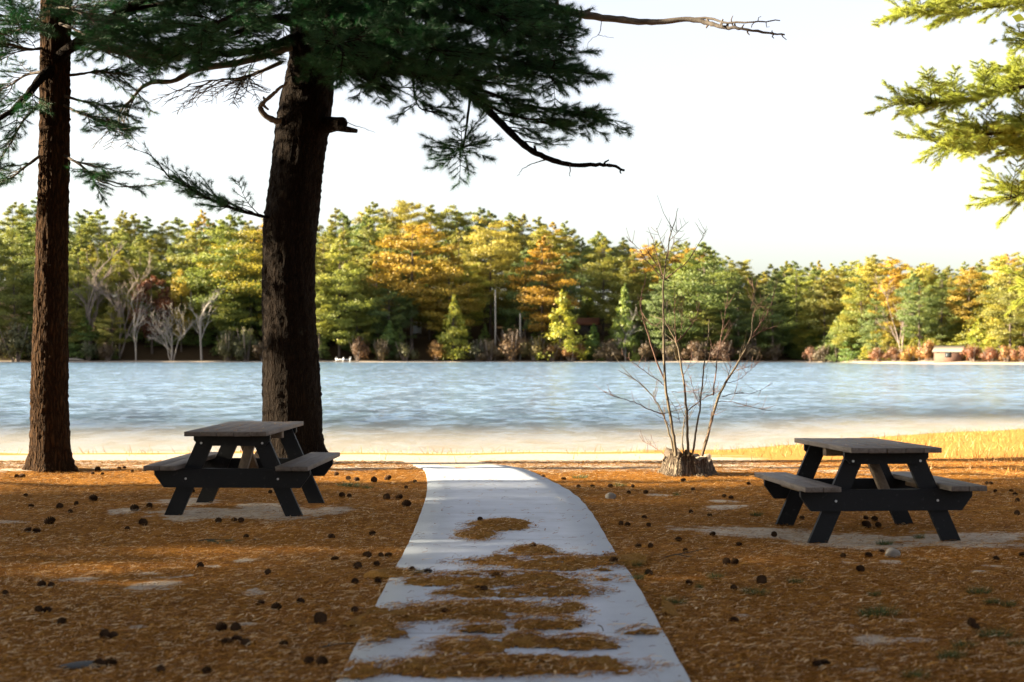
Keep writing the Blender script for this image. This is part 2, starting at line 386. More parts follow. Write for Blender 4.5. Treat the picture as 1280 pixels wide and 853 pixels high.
spk = t.ramp(t.noise(t.pos(60, 22, 1), 1.0, 3, 0.7), [(0.68, (0, 0, 0)), (0.75, (1, 1, 1))])
c = t.mix(t.math('MULTIPLY', spk, 0.4), c, (0.26, 0.16, 0.08))
stn = t.ramp(t.noise(t.pos(1.2, 0.8, 1), 2.2, 6, 0.7), [(0.5, (0, 0, 0)), (0.72, (1, 1, 1))])
c = t.mix(t.math('MULTIPLY', stn, 0.45), c, (0.20, 0.19, 0.185))
sy = t.n('SeparateXYZ'); t.inp(sy, 0, p)
seam = t.math('LESS_THAN', t.math('FRACT', t.math('MULTIPLY', sy.outputs['Y'], 0.55)), 0.012)
c = t.mix(t.math('MULTIPLY', seam, 0.55), c, (0.10, 0.10, 0.105))
c = t.mix(edge, c, (0.25, 0.27, 0.30))
pm = t.principled(c, 0.55, t.bump(t.math('ADD', wv.outputs['Fac'], t.math('MULTIPLY', n1, 1.5)), 0.35, 0.006), 0.4)
me = pb.mesh('path', pm, True)
ed = np.zeros((NL, K)); ed[:, [0, 1, 2, -3, -2, -1]] = [1, 1, 0.5, 0.5, 1, 1]
a = me.attributes.new('edge', 'FLOAT', 'POINT'); a.data.foreach_set('value', ed.astype(np.float32).ravel())
kind(link('path', me), 'structure')
def on_path(x, y):
    return (x > np.interp(y, [q[1] for q in PL], [q[0] for q in PL])) & (x < np.interp(y, [q[1] for q in PR], [q[0] for q in PR])) & (y < 21)

# drifts of needles lying on the mat
DR = [(620, 278, 105, 19), (545, 312, 75, 21), (740, 370, 80, 20), (625, 385, 32, 5), (790, 410, 285, 28), (640, 468, 350, 24), (820, 512, 170, 26), (500, 520, 95, 17),
      (560, 583, 310, 36), (770, 622, 140, 24), (555, 643, 100, 15), (715, 682, 75, 22), (900, 692, 120, 22), (500, 712, 125, 36), (620, 778, 450, 34), (1120, 655, 80, 10),
      (190, 640, 95, 52), (860, 570, 70, 12), (260, 452, 120, 14), (1060, 400, 90, 22), (130, 800, 70, 20), (1210, 560, 30, 40), (360, 610, 90, 14)]
DE = [ell(*z4(a_, b_), c_ / 2.783, d_ / 2.783) for a_, b_, c_, d_ in DR]
dx = np.arange(-0.95, 0.95, 0.02); dy = np.arange(5.2, 14.6, 0.025)
DX, DY = np.meshgrid(dx, dy)
wob = 0.30 * np.sin(DX * 9 + 2.1 * np.sin(DY * 5)) + 0.22 * np.sin(DY * 13 + DX * 6) + 0.16 * np.sin(DX * 31 + DY * 19) + 0.12 * np.sin(DX * 57 - DY * 43)
fld = np.full(DX.shape, -1.0)
for cx, cy, rx, ry in DE:
    fld = np.maximum(fld, 1 - np.sqrt(((DX - cx) / rx) ** 2 + ((DY - cy) / ry) ** 2))
from mathutils import noise as mn
fb = np.array([mn.fractal(Vector((x * 3.2, y * 4.2, 3.3)), 0.75, 2.1, 6) for x, y in zip(DX.ravel(), DY.ravel())]).reshape(DX.shape)
fs = np.array([mn.noise(Vector((x * 9, y * 42, 1.3))) for x, y in zip(DX.ravel(), DY.ravel())]).reshape(DX.shape)
fld = np.clip(fld, -0.9, 0.40) * 1.0 - 0.04 + 0.60 * fb + 0.16 * fs + rng.normal(0, 0.05, fld.shape)
DZ = 0.014 + np.clip(fld, -0.2, 0.8) * 0.05 + rng.normal(0, 0.003, fld.shape)
nd = len(dx); ii = (np.arange(len(dy) - 1)[:, None] * nd + np.arange(nd - 1)[None, :]).ravel()
Fq = np.stack([ii, ii + 1, ii + nd + 1, ii + nd], -1)
Fq = Fq[(fld.ravel()[Fq] > 0).sum(1) >= 3]
db = MB(); db.add(np.stack([DX, DY, DZ], -1).reshape(-1, 3), Fq)
t = NT('needle_drift')
fa = t.noise(t.pos(110, 24, 40), 1.0, 4, 0.75, 1.2); fb = t.noise(t.pos(30, 110, 40), 1.0, 4, 0.75, 1.2)
fi = t.math('ADD', t.math('MULTIPLY', fa, 0.5), t.math('MULTIPLY', fb, 0.5))
dm = t.principled(t.ramp(fi, [(0.30, (0.07, 0.030, 0.008)), (0.48, (0.21, 0.10, 0.018)), (0.75, (0.42, 0.24, 0.07))]), 0.95, t.bump(fi, 0.9, 0.02), 0.1)
kind(link('needle_drift', db.mesh('needle_drift', dm)), 'stuff')

# loose needles: real slivers lying about on litter and mat
def slivers(n, dens):
    D = 5.3 + (21.0 - 5.3) * rng.random(n * 3) ** 1.35
    X = (rng.random(n * 3) * 2 - 1) * 0.40 * D
    keep = rng.random(n * 3) < dens(X, D)
    return X[keep][:n], D[keep][:n]
def dens(x, y):
    onp = on_path(x, y)
    mm = np.full(x.shape, -1.0)
    for cx, cy, rx, ry in DE: mm = np.maximum(mm, 1 - np.sqrt(((x - cx) / rx) ** 2 + ((y - cy) / ry) ** 2))
    ms = np.full(x.shape, -1.0)
    for cx, cy, rx, ry in SAND: ms = np.maximum(ms, 1 - np.sqrt(((x - cx) / rx) ** 2 + ((y - cy) / ry) ** 2))
    return np.where(onp, np.where(mm > -0.03, 1.0, np.where(mm > -0.35, 0.30, 0.014)), np.where(ms > 0.3, 0.16, np.where(ms > 0.0, 0.5, 1.0)))
X, Y = slivers(215000, dens)
n = len(X)
ang = rng.random(n) * np.pi; L = 0.028 + 0.05 * rng.random(n); w = (0.0010 + 0.0010 * rng.random(n)) * np.where(rng.random(n) < 0.02, 4.0, 1.0)
onp = on_path(X, Y)
fz = np.where(onp, 0.022, ground_h(X, Y) + 0.003)
mmx = np.full(n, -1.0)
for cx, cy, rx, ry in DE: mmx = np.maximum(mmx, 1 - np.sqrt(((X - cx) / rx) ** 2 + ((Y - cy) / ry) ** 2))
fz = np.where(onp, 0.020 + np.clip(mmx, 0, 0.8) * 0.045, fz)
c_, s_ = np.cos(ang), np.sin(ang)
rise = rng.random((n, 3)) * np.array([0.010, 0.016, 0.012]) + np.where(rng.random((n, 1)) < 0.06, rng.random((n, 3)) * 0.02, 0)
bend = (rng.random(n) - 0.5) * 0.35
V = np.zeros((n, 6, 3))
for k, u in enumerate((-0.5, 0.0, 0.5)):
    cxp = X + c_ * L * u - s_ * L * bend * (0.25 - u * u) * 2
    cyp = Y + s_ * L * u + c_ * L * bend * (0.25 - u * u) * 2
    ww = w * (1.0 if k == 1 else 0.6)
    for q, sg in enumerate((-1, 1)):
        V[:, k * 2 + q, 0] = cxp - s_ * ww * sg; V[:, k * 2 + q, 1] = cyp + c_ * ww * sg; V[:, k * 2 + q, 2] = fz + rise[:, k] + 0.0008 * sg
i6 = np.arange(n)[:, None] * 6
tn = np.where(rng.random(n) < 0.16, rng.uniform(0.85, 1.0, n), rng.beta(1.6, 2.4, n) * 0.8)
nb = MB(); nb.add(V.reshape(-1, 3), np.concatenate([i6 + np.array([[0, 2, 3, 1]]), i6 + np.array([[2, 4, 5, 3]])]), np.concatenate([tn, tn]))
kind(link('needle_litter', nb.mesh('needle_litter', M['litter'])), 'stuff')

# dry golden grass on the beach
n = 26000
X = rng.uniform(-14, 18, n); Y = rng.uniform(17, 38, n)
sh = near_shore(X)
gd = np.clip(smooth(3.5, 8, X + 0.12 * (Y - 20)) * 0.9 + 0.7 * np.exp(-((Y - sh + 1.6) / 0.8) ** 2) + 0.02, 0, 1) * (np.sin(X * 1.7 + Y) + np.sin(X * 0.6 - Y * 1.9) + 1.0 > 0.2)
ok = (rng.random(n) < gd) & (Y < sh - 0.4)
X, Y = X[ok], Y[ok]; n = len(X)
Z = ground_h(X, Y); a_ = rng.random(n) * 6.28; hb = 0.05 + 0.16 * rng.random(n) ** 2; lean = 0.5 * hb
V = np.zeros((n, 3, 3)); wd = 0.006
V[:, 0] = np.stack([X - wd * np.cos(a_), Y - wd * np.sin(a_), Z], -1); V[:, 1] = np.stack([X + wd * np.cos(a_), Y + wd * np.sin(a_), Z], -1)
V[:, 2] = np.stack([X + lean * rng.normal(0, 1, n), Y + lean * rng.normal(0, 1, n), Z + hb], -1)
gbm = MB(); gbm.add(V.reshape(-1, 3), np.arange(n * 3).reshape(-1, 3), rng.random(n))
kind(link('dry_grass', gbm.mesh('dry_grass', M['dry_grass'])), 'stuff')

# ------------------------------------------------------------------ picnic tables
def bevel(o, w=0.004):
    b = o.modifiers.new('bevel', 'BEVEL'); b.width = w; b.segments = 2; b.limit_method = 'ANGLE'
    return o
def picnic_table(label, loc, rz, tilt=0.0):
    T = thing('picnic_table', label, 'picnic table', loc, rz, 'dark wooden picnic tables by the path')
    T.rotation_euler = (tilt, 0, rz)
    LEN, IN, TOP = 1.62, 0.27, 0.765
    mb = MB(); wdt = 0.1405
    for k in range(5):
        mb.box(((k - 2) * (wdt + 0.005), LEN / 2 + random.uniform(-.006, .006), TOP - 0.02 + random.uniform(-.002, .002)), (wdt, LEN, 0.04), tint=random.random())
    bevel(link('tabletop', mb.mesh('tabletop', M['top_wood']), T))
    for s in (-1, 1):
        mb = MB()
        for k in range(2):
            mb.box((s * (0.507 + k * 0.145), LEN / 2, 0.445), (0.14, LEN, 0.04), tint=random.random())
        bevel(link('bench', mb.mesh('bench', M['top_wood']), T))
        mb = MB(); mb.box((s * 0.55, LEN / 2, 0.395), (0.04, LEN - 2 * IN - 0.10, 0.055)); bevel(link('bench_rail', mb.mesh('bench_rail', M['brace_wood']), T))
    for y, s in ((IN, 1), (LEN - IN, -1)):
        yo = y - s * 0.0
        for x in (-1, 1):
            ta, tb = x * 0.225, x * 0.545
            hw = 0.077
            poly = [(tb - hw, 0), (tb + hw, 0), (ta + hw, TOP - 0.042), (ta - hw, TOP - 0.042)]
            mb = MB(); mb.prism(poly, yo, yo + s * 0.042 if s > 0 else yo - 0.042, 0.3)
            bevel(link('leg', mb.mesh('leg', M['frame_wood']), T))
            for bz in (0.335, TOP - 0.115):
                u = bz / (TOP - 0.042); bx = tb + (ta - tb) * u
                mb = MB(); yb_ = yo - s * 0.045
                mb.tube([(bx + 0.015 * x, yb_ - s * 0.004, bz), (bx + 0.015 * x, yb_ + s * 0.01, bz)], 0.010, 10)
                link('bolt', mb.mesh('bolt', M['bolt'], False), T)
        y2 = yo - s * 0.044
        mb = MB(); mb.prism([(-0.61, 0.255), (0.61, 0.255), (0.695, 0.37), (0.695, 0.425), (-0.695, 0.425), (-0.695, 0.37)], min(y2, yo - s * 0.002), max(y2, yo - s * 0.002), 0.6)
        bevel(link('seat_beam', mb.mesh('seat_beam', M['frame_wood']), T))
        mb = MB(); mb.prism([(-0.29, TOP - 0.14), (0.29, TOP - 0.14), (0.34, TOP - 0.09), (0.34, TOP - 0.041), (-0.34, TOP - 0.041), (-0.34, TOP - 0.09)], min(y2, yo - s * 0.002), max(y2, yo - s * 0.002), 0.8)
        bevel(link('top_beam', mb.mesh('top_beam', M['frame_wood']), T))
        # diagonal brace from the seat beam up to the middle of the top
        a = np.array([0.05 * s, y + s * 0.06, 0.33]); b = np.array([0.05 * s, LEN / 2 - s * 0.02, TOP - 0.11])
        d = unit(b - a); sx = unit(np.cross(d, [0, 0, 1])); up = np.cross(sx, d)
        mb = MB(); mb.box((a + b) / 2, (0.085, np.linalg.norm(b - a), 0.04), np.stack([sx, d, up], 1), 0.2)
        bevel(link('brace', mb.mesh('brace', M['brace_wood']), T))
    mb = MB(); mb.box((0, LEN / 2, TOP - 0.075), (0.66, 0.085, 0.065), tint=0.2); bevel(link('top_beam', mb.mesh('top_beam', M['brace_wood']), T))
    q = np.random.default_rng(int(abs(loc[0]) * 100)); mb = MB(); k = 150        # needles that have dropped on the boards
    X_ = q.uniform(-0.34, 0.34, k); Y_ = q.uniform(0.05, LEN - 0.05, k); a_ = q.random(k) * 3.14; l_ = q.uniform(.02, .05, k); wv = 0.0016
    c_, s_ = np.cos(a_), np.sin(a_); Zt = np.full(k, TOP + 0.004)
    Vn = np.stack([np.stack([X_ - c_ * l_ - s_ * wv, Y_ - s_ * l_ + c_ * wv, Zt], -1), np.stack([X_ - c_ * l_ + s_ * wv, Y_ - s_ * l_ - c_ * wv, Zt], -1), np.stack([X_ + c_ * l_ + s_ * wv, Y_ + s_ * l_ - c_ * wv, Zt + .004], -1), np.stack([X_ + c_ * l_ - s_ * wv, Y_ + s_ * l_ + c_ * wv, Zt + .004], -1)], 1)
    mb.add(Vn.reshape(-1, 3), np.arange(k * 4).reshape(-1, 4), q.random(k)); kind(link('dropped_needles', mb.mesh('dropped_needles', M['litter']), T), 'stuff')
    return T
picnic_table('dark picnic table with brown plank top beside the thick pine trunk', (-2.485, 12.33, 0.0), R(-3.0), R(0.4))
picnic_table('dark picnic table on pale sand right of the path, near the stump', (2.985, 11.03, -0.055), R(4.2), R(-0.7))

# ------------------------------------------------------------------ pine needles and sprays of the near trees
def add_tufts(mb, P, Dr, nper=26, ln=0.095, w=0.0030, spread=0.75):
    P = np.repeat(np.asarray(P), nper, 0); Dr = np.repeat(np.asarray(Dr), nper, 0); n = len(P)
    d = Dr + rng.normal(0, spread, (n, 3)) * 0.75; d /= np.linalg.norm(d, axis=1)[:, None] + 1e-9
    p0 = P - Dr * (rng.random((n, 1)) * 0.05)
    l = ln * (0.7 + 0.5 * rng.random((n, 1)))
    sd = np.cross(d, rng.normal(0, 1, (n, 3))); sd /= np.linalg.norm(sd, axis=1)[:, None] + 1e-9
    V = np.stack([p0 - sd * w / 2, p0 + sd * w / 2, p0 + d * l + np.array([0, 0, -0.012]) * l / 0.1], 1)
    mb.add(V.reshape(-1, 3), np.arange(n * 3).reshape(-1, 3), np.repeat(rng.beta(2, 2.5, n // nper), nper) * 0.8 + rng.random(n) * 0.2)

def grow(wood, T, p, d, L, depth, droop=0.25, up=0.0, r0=None, dense=1.0, leaf_from=0.25):
    """a twig with side twigs and needle tufts (T collects tuft points and directions)"""
    n = max(4, int(L / 0.09)); pts = [np.array(p, float)]; d = unit(d)
    for i in range(n):
        d = unit(d + rng.normal(0, 0.09, 3) + np.array([0, 0, (-droop + up * (i / n)) * 0.09]))
        pts.append(pts[-1] + d * L / n)
    pts = np.array(pts); r0 = r0 or 0.004 + 0.008 * L
    wood.tube(pts, np.linspace(r0, 0.0022, len(pts)), 4 if r0 < 0.012 else 6, cap=False)
    side = random.choice((-1, 1))
    for i in range(1, n + 1):
        u = i / n; dl = unit(pts[i] - pts[i - 1])
        if depth > 0 and u > 0.15:
            for _ in range(2 if random.random() < 0.55 * dense else 1):
                hz = unit(np.cross(dl, [0, 0, 1])) * side; side = -side
                dd = dl * 0.75 + hz * random.uniform(0.45, 1.0) + np.array([0, 0, random.uniform(-0.25, 0.3)])
                ll = L * random.uniform(0.28, 0.5) * (1.15 - 0.7 * u)
                if ll > 0.08: grow(wood, T, pts[i], dd, ll, depth - 1, droop, up + 0.4, None, dense, leaf_from)
        if (depth == 0 and u > leaf_from) or u > 0.75:
            T.append((pts[i], unit(dl + np.array([0, 0, 0.25]))))
    T.append((pts[-1], d))

def limb(tree, name, P, r, sprays=None, mat='bark', leafmat='needle', nper=26, ln=0.095, res=None, bark_knots=0, wn=0.0030):
    """a limb as one part of the tree; its foliage hangs below it as a sub-part. P: world points"""
    loc = np.array(tree.location)
    C = curve(P, res or max(8, len(P) * 4)); n = len(C)
    C = C + rng.normal(0, 0.006, C.shape) * np.linspace(0, 1, n)[:, None]
    wood = MB(); rr = np.linspace(r[0], r[1], n) * (1 + rng.normal(0, 0.07, n))
    wood.tube(C - loc, rr, 9)
    for _ in range(bark_knots):
        i = random.randrange(2, n - 1); q = C[i] - loc; dv = unit(np.array([random.uniform(-.6, .6), random.uniform(-.6, .6), random.choice((-1, 1)) * random.uniform(.4, 1)]))
        wood.tube([q, q + dv * random.uniform(0.03, 0.07), q + dv * random.uniform(0.06, 0.11) + np.array([random.uniform(0, .04), 0, 0])], [rr[i] * 0.8, rr[i] * 0.55, rr[i] * 0.4], 6)
    T = []
    for s in (sprays or []):
        for _ in range(s.get('n', 10)):
            u = random.uniform(*s.get('t', (0.3, 1.0))); f = u * (n - 1); i = min(int(f), n - 2); q = C[i] + (C[i + 1] - C[i]) * (f - i)
            dl = unit(C[i + 1] - C[i])
            hz = unit(np.cross(dl, [0, 0, 1])) * random.choice((-1, 1))
            d = dl * random.uniform(0.3, 1.0) + hz * random.uniform(0.2, 1.0) + np.array(s.get('dir', (0, 0, 0))) + np.array([0, 0, random.uniform(-0.25, 0.35)])
            grow(wood, T, q - loc, d, random.uniform(*s.get('L', (0.5, 0.9))), s.get('depth', 1), s.get('droop', 0.3), s.get('up', 0.3), None, s.get('dense', 1.0), s.get('leaf', 0.25))
    o = link(name, wood.mesh(name, M[mat], True), tree)
    if T:
        nb = MB(); add_tufts(nb, [a for a, _ in T], [b for _, b in T], nper, ln, wn)
        link('needles', nb.mesh('needles', M[leafmat]), o)
    return o

def near_trunk(tree, name, prof, D, mat, top, seed, flare=0.0):
    """prof: (py, left px, right px) read up the trunk -> rings in the tree's own frame"""
    loc = np.array(tree.location)
    zz = np.array([EYE - (p[0] - HOR) / F * D for p in prof]); cx = np.array([((p[1] + p[2]) / 2 - 640) / F * D for p in prof]); rr = np.array([(p[2] - p[1]) / 2 / F * D for p in prof])
    o_ = np.argsort(zz); zz, cx, rr = zz[o_], cx[o_], rr[o_]
    zz = np.append(zz, top); cx = np.append(cx, cx[-1] + 0.1); rr = np.append(rr, 0.06)
    n, S = 200, 72
    z = np.concatenate([np.linspace(-0.12, 7.0, 160), np.linspace(7.3, top, 40)])
    C = np.stack([np.interp(z, zz, cx), np.full(n, D), z], -1); rad = np.interp(z, zz, rr)
    k = np.ones(7) / 7
    pad = lambda q: np.convolve(np.pad(q, 3, mode='edge'), k, 'valid')
    C[:, 0] = pad(C[:, 0]); rad = pad(rad)
    a = np.linspace(0, 2 * np.pi, S, endpoint=False); A, Zg = np.meshgrid(a, z)
    ph = np.random.default_rng(seed)
    dsp = 0.0
    for kk in range(14):
        fa = ph.integers(3, 24); fz = ph.uniform(0.5, 5); dsp = dsp + np.sin(fa * A + fz * Zg + ph.uniform(0, 6) + 1.2 * np.sin(Zg * ph.uniform(1, 3))) / 14
    rg = rad[:, None] * (1 + 0.09 * dsp) + 0.007 * ph.normal(0, 1, A.shape)
    root = np.exp(-np.maximum(Zg, 0) / 0.16) * flare * (1 + 0.6 * np.sin(5 * A + seed))
    rg = rg + root * rad[:, None]
    V = np.stack([C[:, 0:1] + rg * np.cos(A), C[:, 1:2] + rg * np.sin(A), np.repeat(z[:, None], S, 1)], -1).reshape(-1, 3) - loc
    i = (np.arange(n - 1)[:, None] * S); kx = np.arange(S)[None, :]; k2 = (kx + 1) % S
    mb = MB(); mb.add(V, np.stack([i + kx, i + k2, i + S + k2, i + S + kx], -1).reshape(-1, 4))
    return link(name, mb.mesh(name, mat, True), tree)

def clump_crown(mb, z0, z1, rmax, nbr, per, size, seed, shape='pine', cx=0, cy=0, wood=None):
    """foliage of a whole crown: boughs with many small leaf-sized faces in flat layers"""
    q = np.random.default_rng(seed)
    for b in range(nbr):
        u = (b + q.random()) / nbr; z = z0 + (z1 - z0) * u
        if shape == 'pine': env = (0.30 + 0.95 * math.sin(math.pi * min(1, 0.16 + u * 0.86)) ** 0.9) * (1 - 0.55 * u ** 3.2)
        elif shape == 'cone': env = 1.05 * (1 - u) ** 0.82 + 0.04
        elif shape == 'umbrella': env = 0.35 + 0.8 * math.sin(math.pi * (0.2 + 0.72 * u))
        else: env = math.sin(math.pi * (0.08 + 0.9 * u)) ** 0.7
        r = rmax * env * q.uniform(0.6, 1.15); an = q.random() * 6.283
        lift = q.uniform(0.05, 0.32) if shape != 'cone' else q.uniform(-0.22, 0.08)
        e = np.array([math.cos(an) * r, math.sin(an) * r, r * lift])
        if wood is not None and shape != 'round':
            wood.tube([np.array([cx, cy, z]), np.array([cx, cy, z]) + e * 0.5 + [0, 0, -0.02 * r], np.array([cx, cy, z]) + e * 0.95], [0.05, 0.035, 0.012], 4, cap=False)
        k = max(8, int(per * (0.35 + r / rmax)))
        s = q.random(k) ** 0.55 * 0.82 + 0.22
        lat = q.normal(0, 0.20, k) * r * (0.4 + s * 0.7)
        pt = np.array([cx, cy, z]) + e[None, :] * s[:, None] + np.stack([-math.sin(an) * lat, math.cos(an) * lat, q.normal(0.0, 0.13 if shape in ('pine', 'umbrella') else 0.2, k) * (0.5 + 0.3 * r) - 0.05 * np.abs(lat)], -1)
        nrm = q.normal(0, 0.75, (k, 3)) + np.array([0, 0, 0.3]) + 0.8 * np.array([math.cos(an), math.sin(an), 0])
        nrm /= np.linalg.norm(nrm, axis=1)[:, None]
        sd = np.cross(nrm, q.normal(0, 1, (k, 3))); sd /= np.linalg.norm(sd, axis=1)[:, None] + 1e-9
        tv = np.cross(nrm, sd); sz = size * (0.55 + 0.8 * q.random((k, 1)))
        V = np.stack([pt - sd * sz, pt - tv * sz * 0.55 + nrm * sz * 0.2, pt + sd * sz * 0.9, pt + tv * sz * 0.6], 1)
        tint = np.clip(0.2 + 0.35 * q.random() + 0.4 * (q.random(k) - 0.25) + 0.15 * u, 0, 1)
        mb.add(V.reshape(-1, 3), np.arange(k * 4).reshape(-1, 4), tint)

# --- the thick pine
DA = 20.0
A = thing('pine_tree', 'thick dark pine with broken stub and long bare branches, behind the left table', 'tree', (at(365, 575, DA)[0], DA, -0.04))
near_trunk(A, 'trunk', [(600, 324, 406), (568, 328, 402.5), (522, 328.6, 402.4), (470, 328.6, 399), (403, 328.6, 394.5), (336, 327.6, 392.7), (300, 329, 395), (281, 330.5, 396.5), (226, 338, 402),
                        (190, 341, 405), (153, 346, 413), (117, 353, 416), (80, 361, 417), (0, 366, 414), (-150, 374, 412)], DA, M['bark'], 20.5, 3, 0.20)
def W(pts, D0, D1):
    n = len(pts); return [at(p[0], p[1], D0 + (D1 - D0) * i / (n - 1)) for i, p in enumerate(pts)]
# long limb that runs down to a bare tip
limb(A, 'limb', W([(395, 62), (430, 70), (472, 80), (511, 90), (564, 100), (590, 118), (613, 141), (636, 164), (662, 187), (685, 198), (712, 206), (744, 206), (764, 207), (779, 213)], 19.8, 18.6), (0.085, 0.016),
     [dict(n=26, t=(0.05, 0.42), L=(0.4, 0.8), dir=(0.2, 0, 0.25)), dict(n=7, t=(0.36, 0.6), L=(0.6, 0.95), dir=(0.9, 0, 0.15), droop=0.1)], res=60, bark_knots=9)
limb(A, 'limb', W([(566, 101), (600, 112), (650, 130), (700, 138), (745, 139)], 18.9, 18.2), (0.028, 0.006), [dict(n=26, t=(0.12, 1.0), L=(0.35, 0.75), dir=(0.5, 0, -0.25), droop=0.35)])
limb(A, 'limb', W([(590, 118), (625, 140), (665, 150), (700, 160)], 18.8, 18.3), (0.022, 0.006), [dict(n=14, t=(0.3, 1.0), L=(0.3, 0.6), dir=(0.5, 0, -0.1), droop=0.3)])
limb(A, 'limb', W([(588, 120), (584, 150), (580, 180), (575, 186)], 18.9, 18.8), (0.020, 0.006), [dict(n=11, t=(0.65, 1.0), L=(0.3, 0.6), dir=(0.0, 0, 0.05), droop=0.1), dict(n=6, t=(0.7, 1.0), L=(0.4, 0.6), dir=(1.0, 0, 0), droop=0.1)])
limb(A, 'limb', W([(516, 96), (518, 118), (524, 134), (534, 141)], 19.2, 18.9), (0.018, 0.005), [dict(n=8, t=(0.3, 1.0), L=(0.25, 0.5), dir=(0.3, 0, 0.0), droop=0.3)])
# dense boughs to the right, overhead
for pts, d0, d1, r_, nn in [
        ([(395, 40), (470, 45), (560, 60), (640, 78), (690, 92)], 19.8, 17.6, 0.08, 44),
        ([(395, 15), (470, 12), (560, 22), (640, 40), (695, 55)], 19.8, 18.4, 0.08, 44),
        ([(395, -20), (470, -20), (560, -10), (630, 4), (665, 14)], 19.8, 18.8, 0.08, 36),
        ([(395, 55), (440, 60), (490, 78), (540, 96), (590, 100)], 19.8, 17.2, 0.07, 34),
        ([(392, 30), (430, 25), (470, 35), (520, 50), (560, 70)], 19.7, 16.6, 0.07, 34),
        ([(390, 0), (430, -20), (500, -20), (580, 0), (640, 30)], 19.7, 17.0, 0.07, 36),
        ([(392, 60), (410, 70), (430, 80), (450, 95), (470, 105)], 19.6, 18.0, 0.05, 18),
        ([(388, 20), (400, 10), (410, 20), (420, 45), (430, 70)], 19.5, 16.8, 0.05, 24)]:
    limb(A, 'limb', W(pts, d0, d1), (r_, 0.012), [dict(n=int(nn * 1.5), t=(0.08, 1.0), L=(0.45, 0.85), dir=(0.25, 0, 0.25)), dict(n=nn, t=(0.08, 1.0), L=(0.35, 0.6), dir=(0.2, 0, -0.45))])
# boughs to the left
for pts, d0, d1, r_, nn in [
        ([(375, 45), (330, 60), (280, 68), (230, 62), (190, 66)], 19.8, 18.2, 0.07, 26),
        ([(375, 20), (330, 25), (270, 30), (200, 34), (145, 48)], 19.8, 17.9, 0.07, 30),
        ([(375, -10), (320, -10), (260, 0), (200, 8), (150, 20)], 19.8, 18.4, 0.07, 26),
        ([(372, 30), (340, 25), (310, 35), (270, 50), (240, 60)], 19.6, 16.9, 0.06, 24),
        ([(376, 5), (350, -10), (320, 0), (290, 20), (250, 35)], 19.6, 16.4, 0.06, 24)]:
    limb(A, 'limb', W(pts, d0, d1), (r_, 0.010), [dict(n=int(nn * 0.85), t=(0.12, 1.0), L=(0.4, 0.8), dir=(-0.25, 0, 0.2)), dict(n=int(nn * 0.7), t=(0.12, 1.0), L=(0.35, 0.6), dir=(-0.2, 0, -0.45))])
limb(A, 'dead_branch', W([(364, 59), (330, 70), (295, 79), (246, 87), (217, 101), (184, 105), (164, 125), (151, 141), (149, 160)], 19.8, 18.6), (0.06, 0.007),
     [dict(n=9, t=(0.45, 1.0), L=(0.3, 0.7), depth=1, dir=(-0.2, 0, -0.5), leaf=2.0)], nper=1, ln=0.03, mat='deadwood')
limb(A, 'dead_branch', W([(352, 78), (320, 92), (300, 98), (270, 100), (235, 105)], 19.8, 19.0), (0.03, 0.004), [dict(n=24, t=(0.1, 1.0), L=(0.3, 0.8), depth=1, dir=(-0.2, 0, -0.3), leaf=2.0)], nper=1, ln=0.03, mat='deadwood')
limb(A, 'dead_branch', W([(405, 6), (500, -16), (570, -12), (617, -4), (636, 0), (679, 5), (712, 15), (744, 21), (787, 26), (817, 28), (860, 24), (885, 29), (905, 34), (925, 36), (957, 41), (980, 43)], 19.8, 18.4), (0.085, 0.010), None, 'deadwood', res=80, bark_knots=16)
limb(A, 'dead_branch', W([(850, 25), (885, 23), (905, 28), (930, 28), (950, 27), (975, 25)], 18.9, 18.3), (0.020, 0.007), None, 'deadwood', bark_knots=6)
limb(A, 'dead_branch', W([(752, 23), (751, 34), (748, 44), (738, 50), (733, 62)], 18.8, 18.75), (0.006, 0.002), None, 'deadwood')
limb(A, 'dead_branch', W([(748, 44), (753, 45), (768, 48)], 18.75, 18.7), (0.004, 0.002), None, 'deadwood')
limb(A, 'dead_branch', W([(640, 66), (671, 61), (695, 57), (718, 58)], 18.6, 18.3), (0.022, 0.010), None, 'deadwood', bark_knots=4)
limb(A, 'dead_branch', W([(682, 200), (668, 204), (655, 210), (647, 220)], 18.7, 18.6), (0.008, 0.003), None, 'deadwood')
limb(A, 'dead_branch', W([(712, 206), (713, 213), (712, 220)], 18.62, 18.6), (0.008, 0.004), None, 'deadwood')
limb(A, 'dead_branch', W([(352, 151), (344, 151), (331, 144), (325, 134), (332, 126), (341, 118), (350, 110), (359, 103)], 19.75, 19.5), (0.05, 0.016), None, 'deadwood', bark_knots=3)
limb(A, 'dead_branch', W([(424, 147), (440, 156), (452, 160), (470, 166)], 19.7, 19.6), (0.007, 0.002), None, 'deadwood')
mb = MB(); L0 = np.array(A.location)
mb.tube(np.array(W([(395, 158), (412, 156), (422, 155), (428, 154)], 19.9, 19.6)) - L0, [0.14, 0.115, 0.095, 0.085], 14)
mb.tube(np.array(W([(422, 160), (434, 162), (446, 164)], 19.6, 19.5)) - L0, [0.05, 0.045, 0.03], 8)
link('branch_stub', mb.mesh('branch_stub', M['bark'], True), A)
limb(A, 'limb', W([(338, 273), (318, 268), (295, 262), (262, 249), (236, 235), (213, 223), (197, 203), (187, 194)], 19.8, 19.0), (0.026, 0.005),
     [dict(n=16, t=(0.06, 0.5), L=(0.35, 0.75), depth=1, dir=(-0.5, 0, 0.35), leaf=0.5), dict(n=26, t=(0.2, 1.0), L=(0.15, 0.42), depth=0, dir=(-0.2, 0, 0.2), leaf=0.5)], nper=22, ln=0.10)
mb = MB(); clump_crown(mb, 7.2, 20, 4.2, 46, 80, 0.17, 5); link('crown', mb.mesh('crown', M['needle']), A, (0.2, 0, 0))

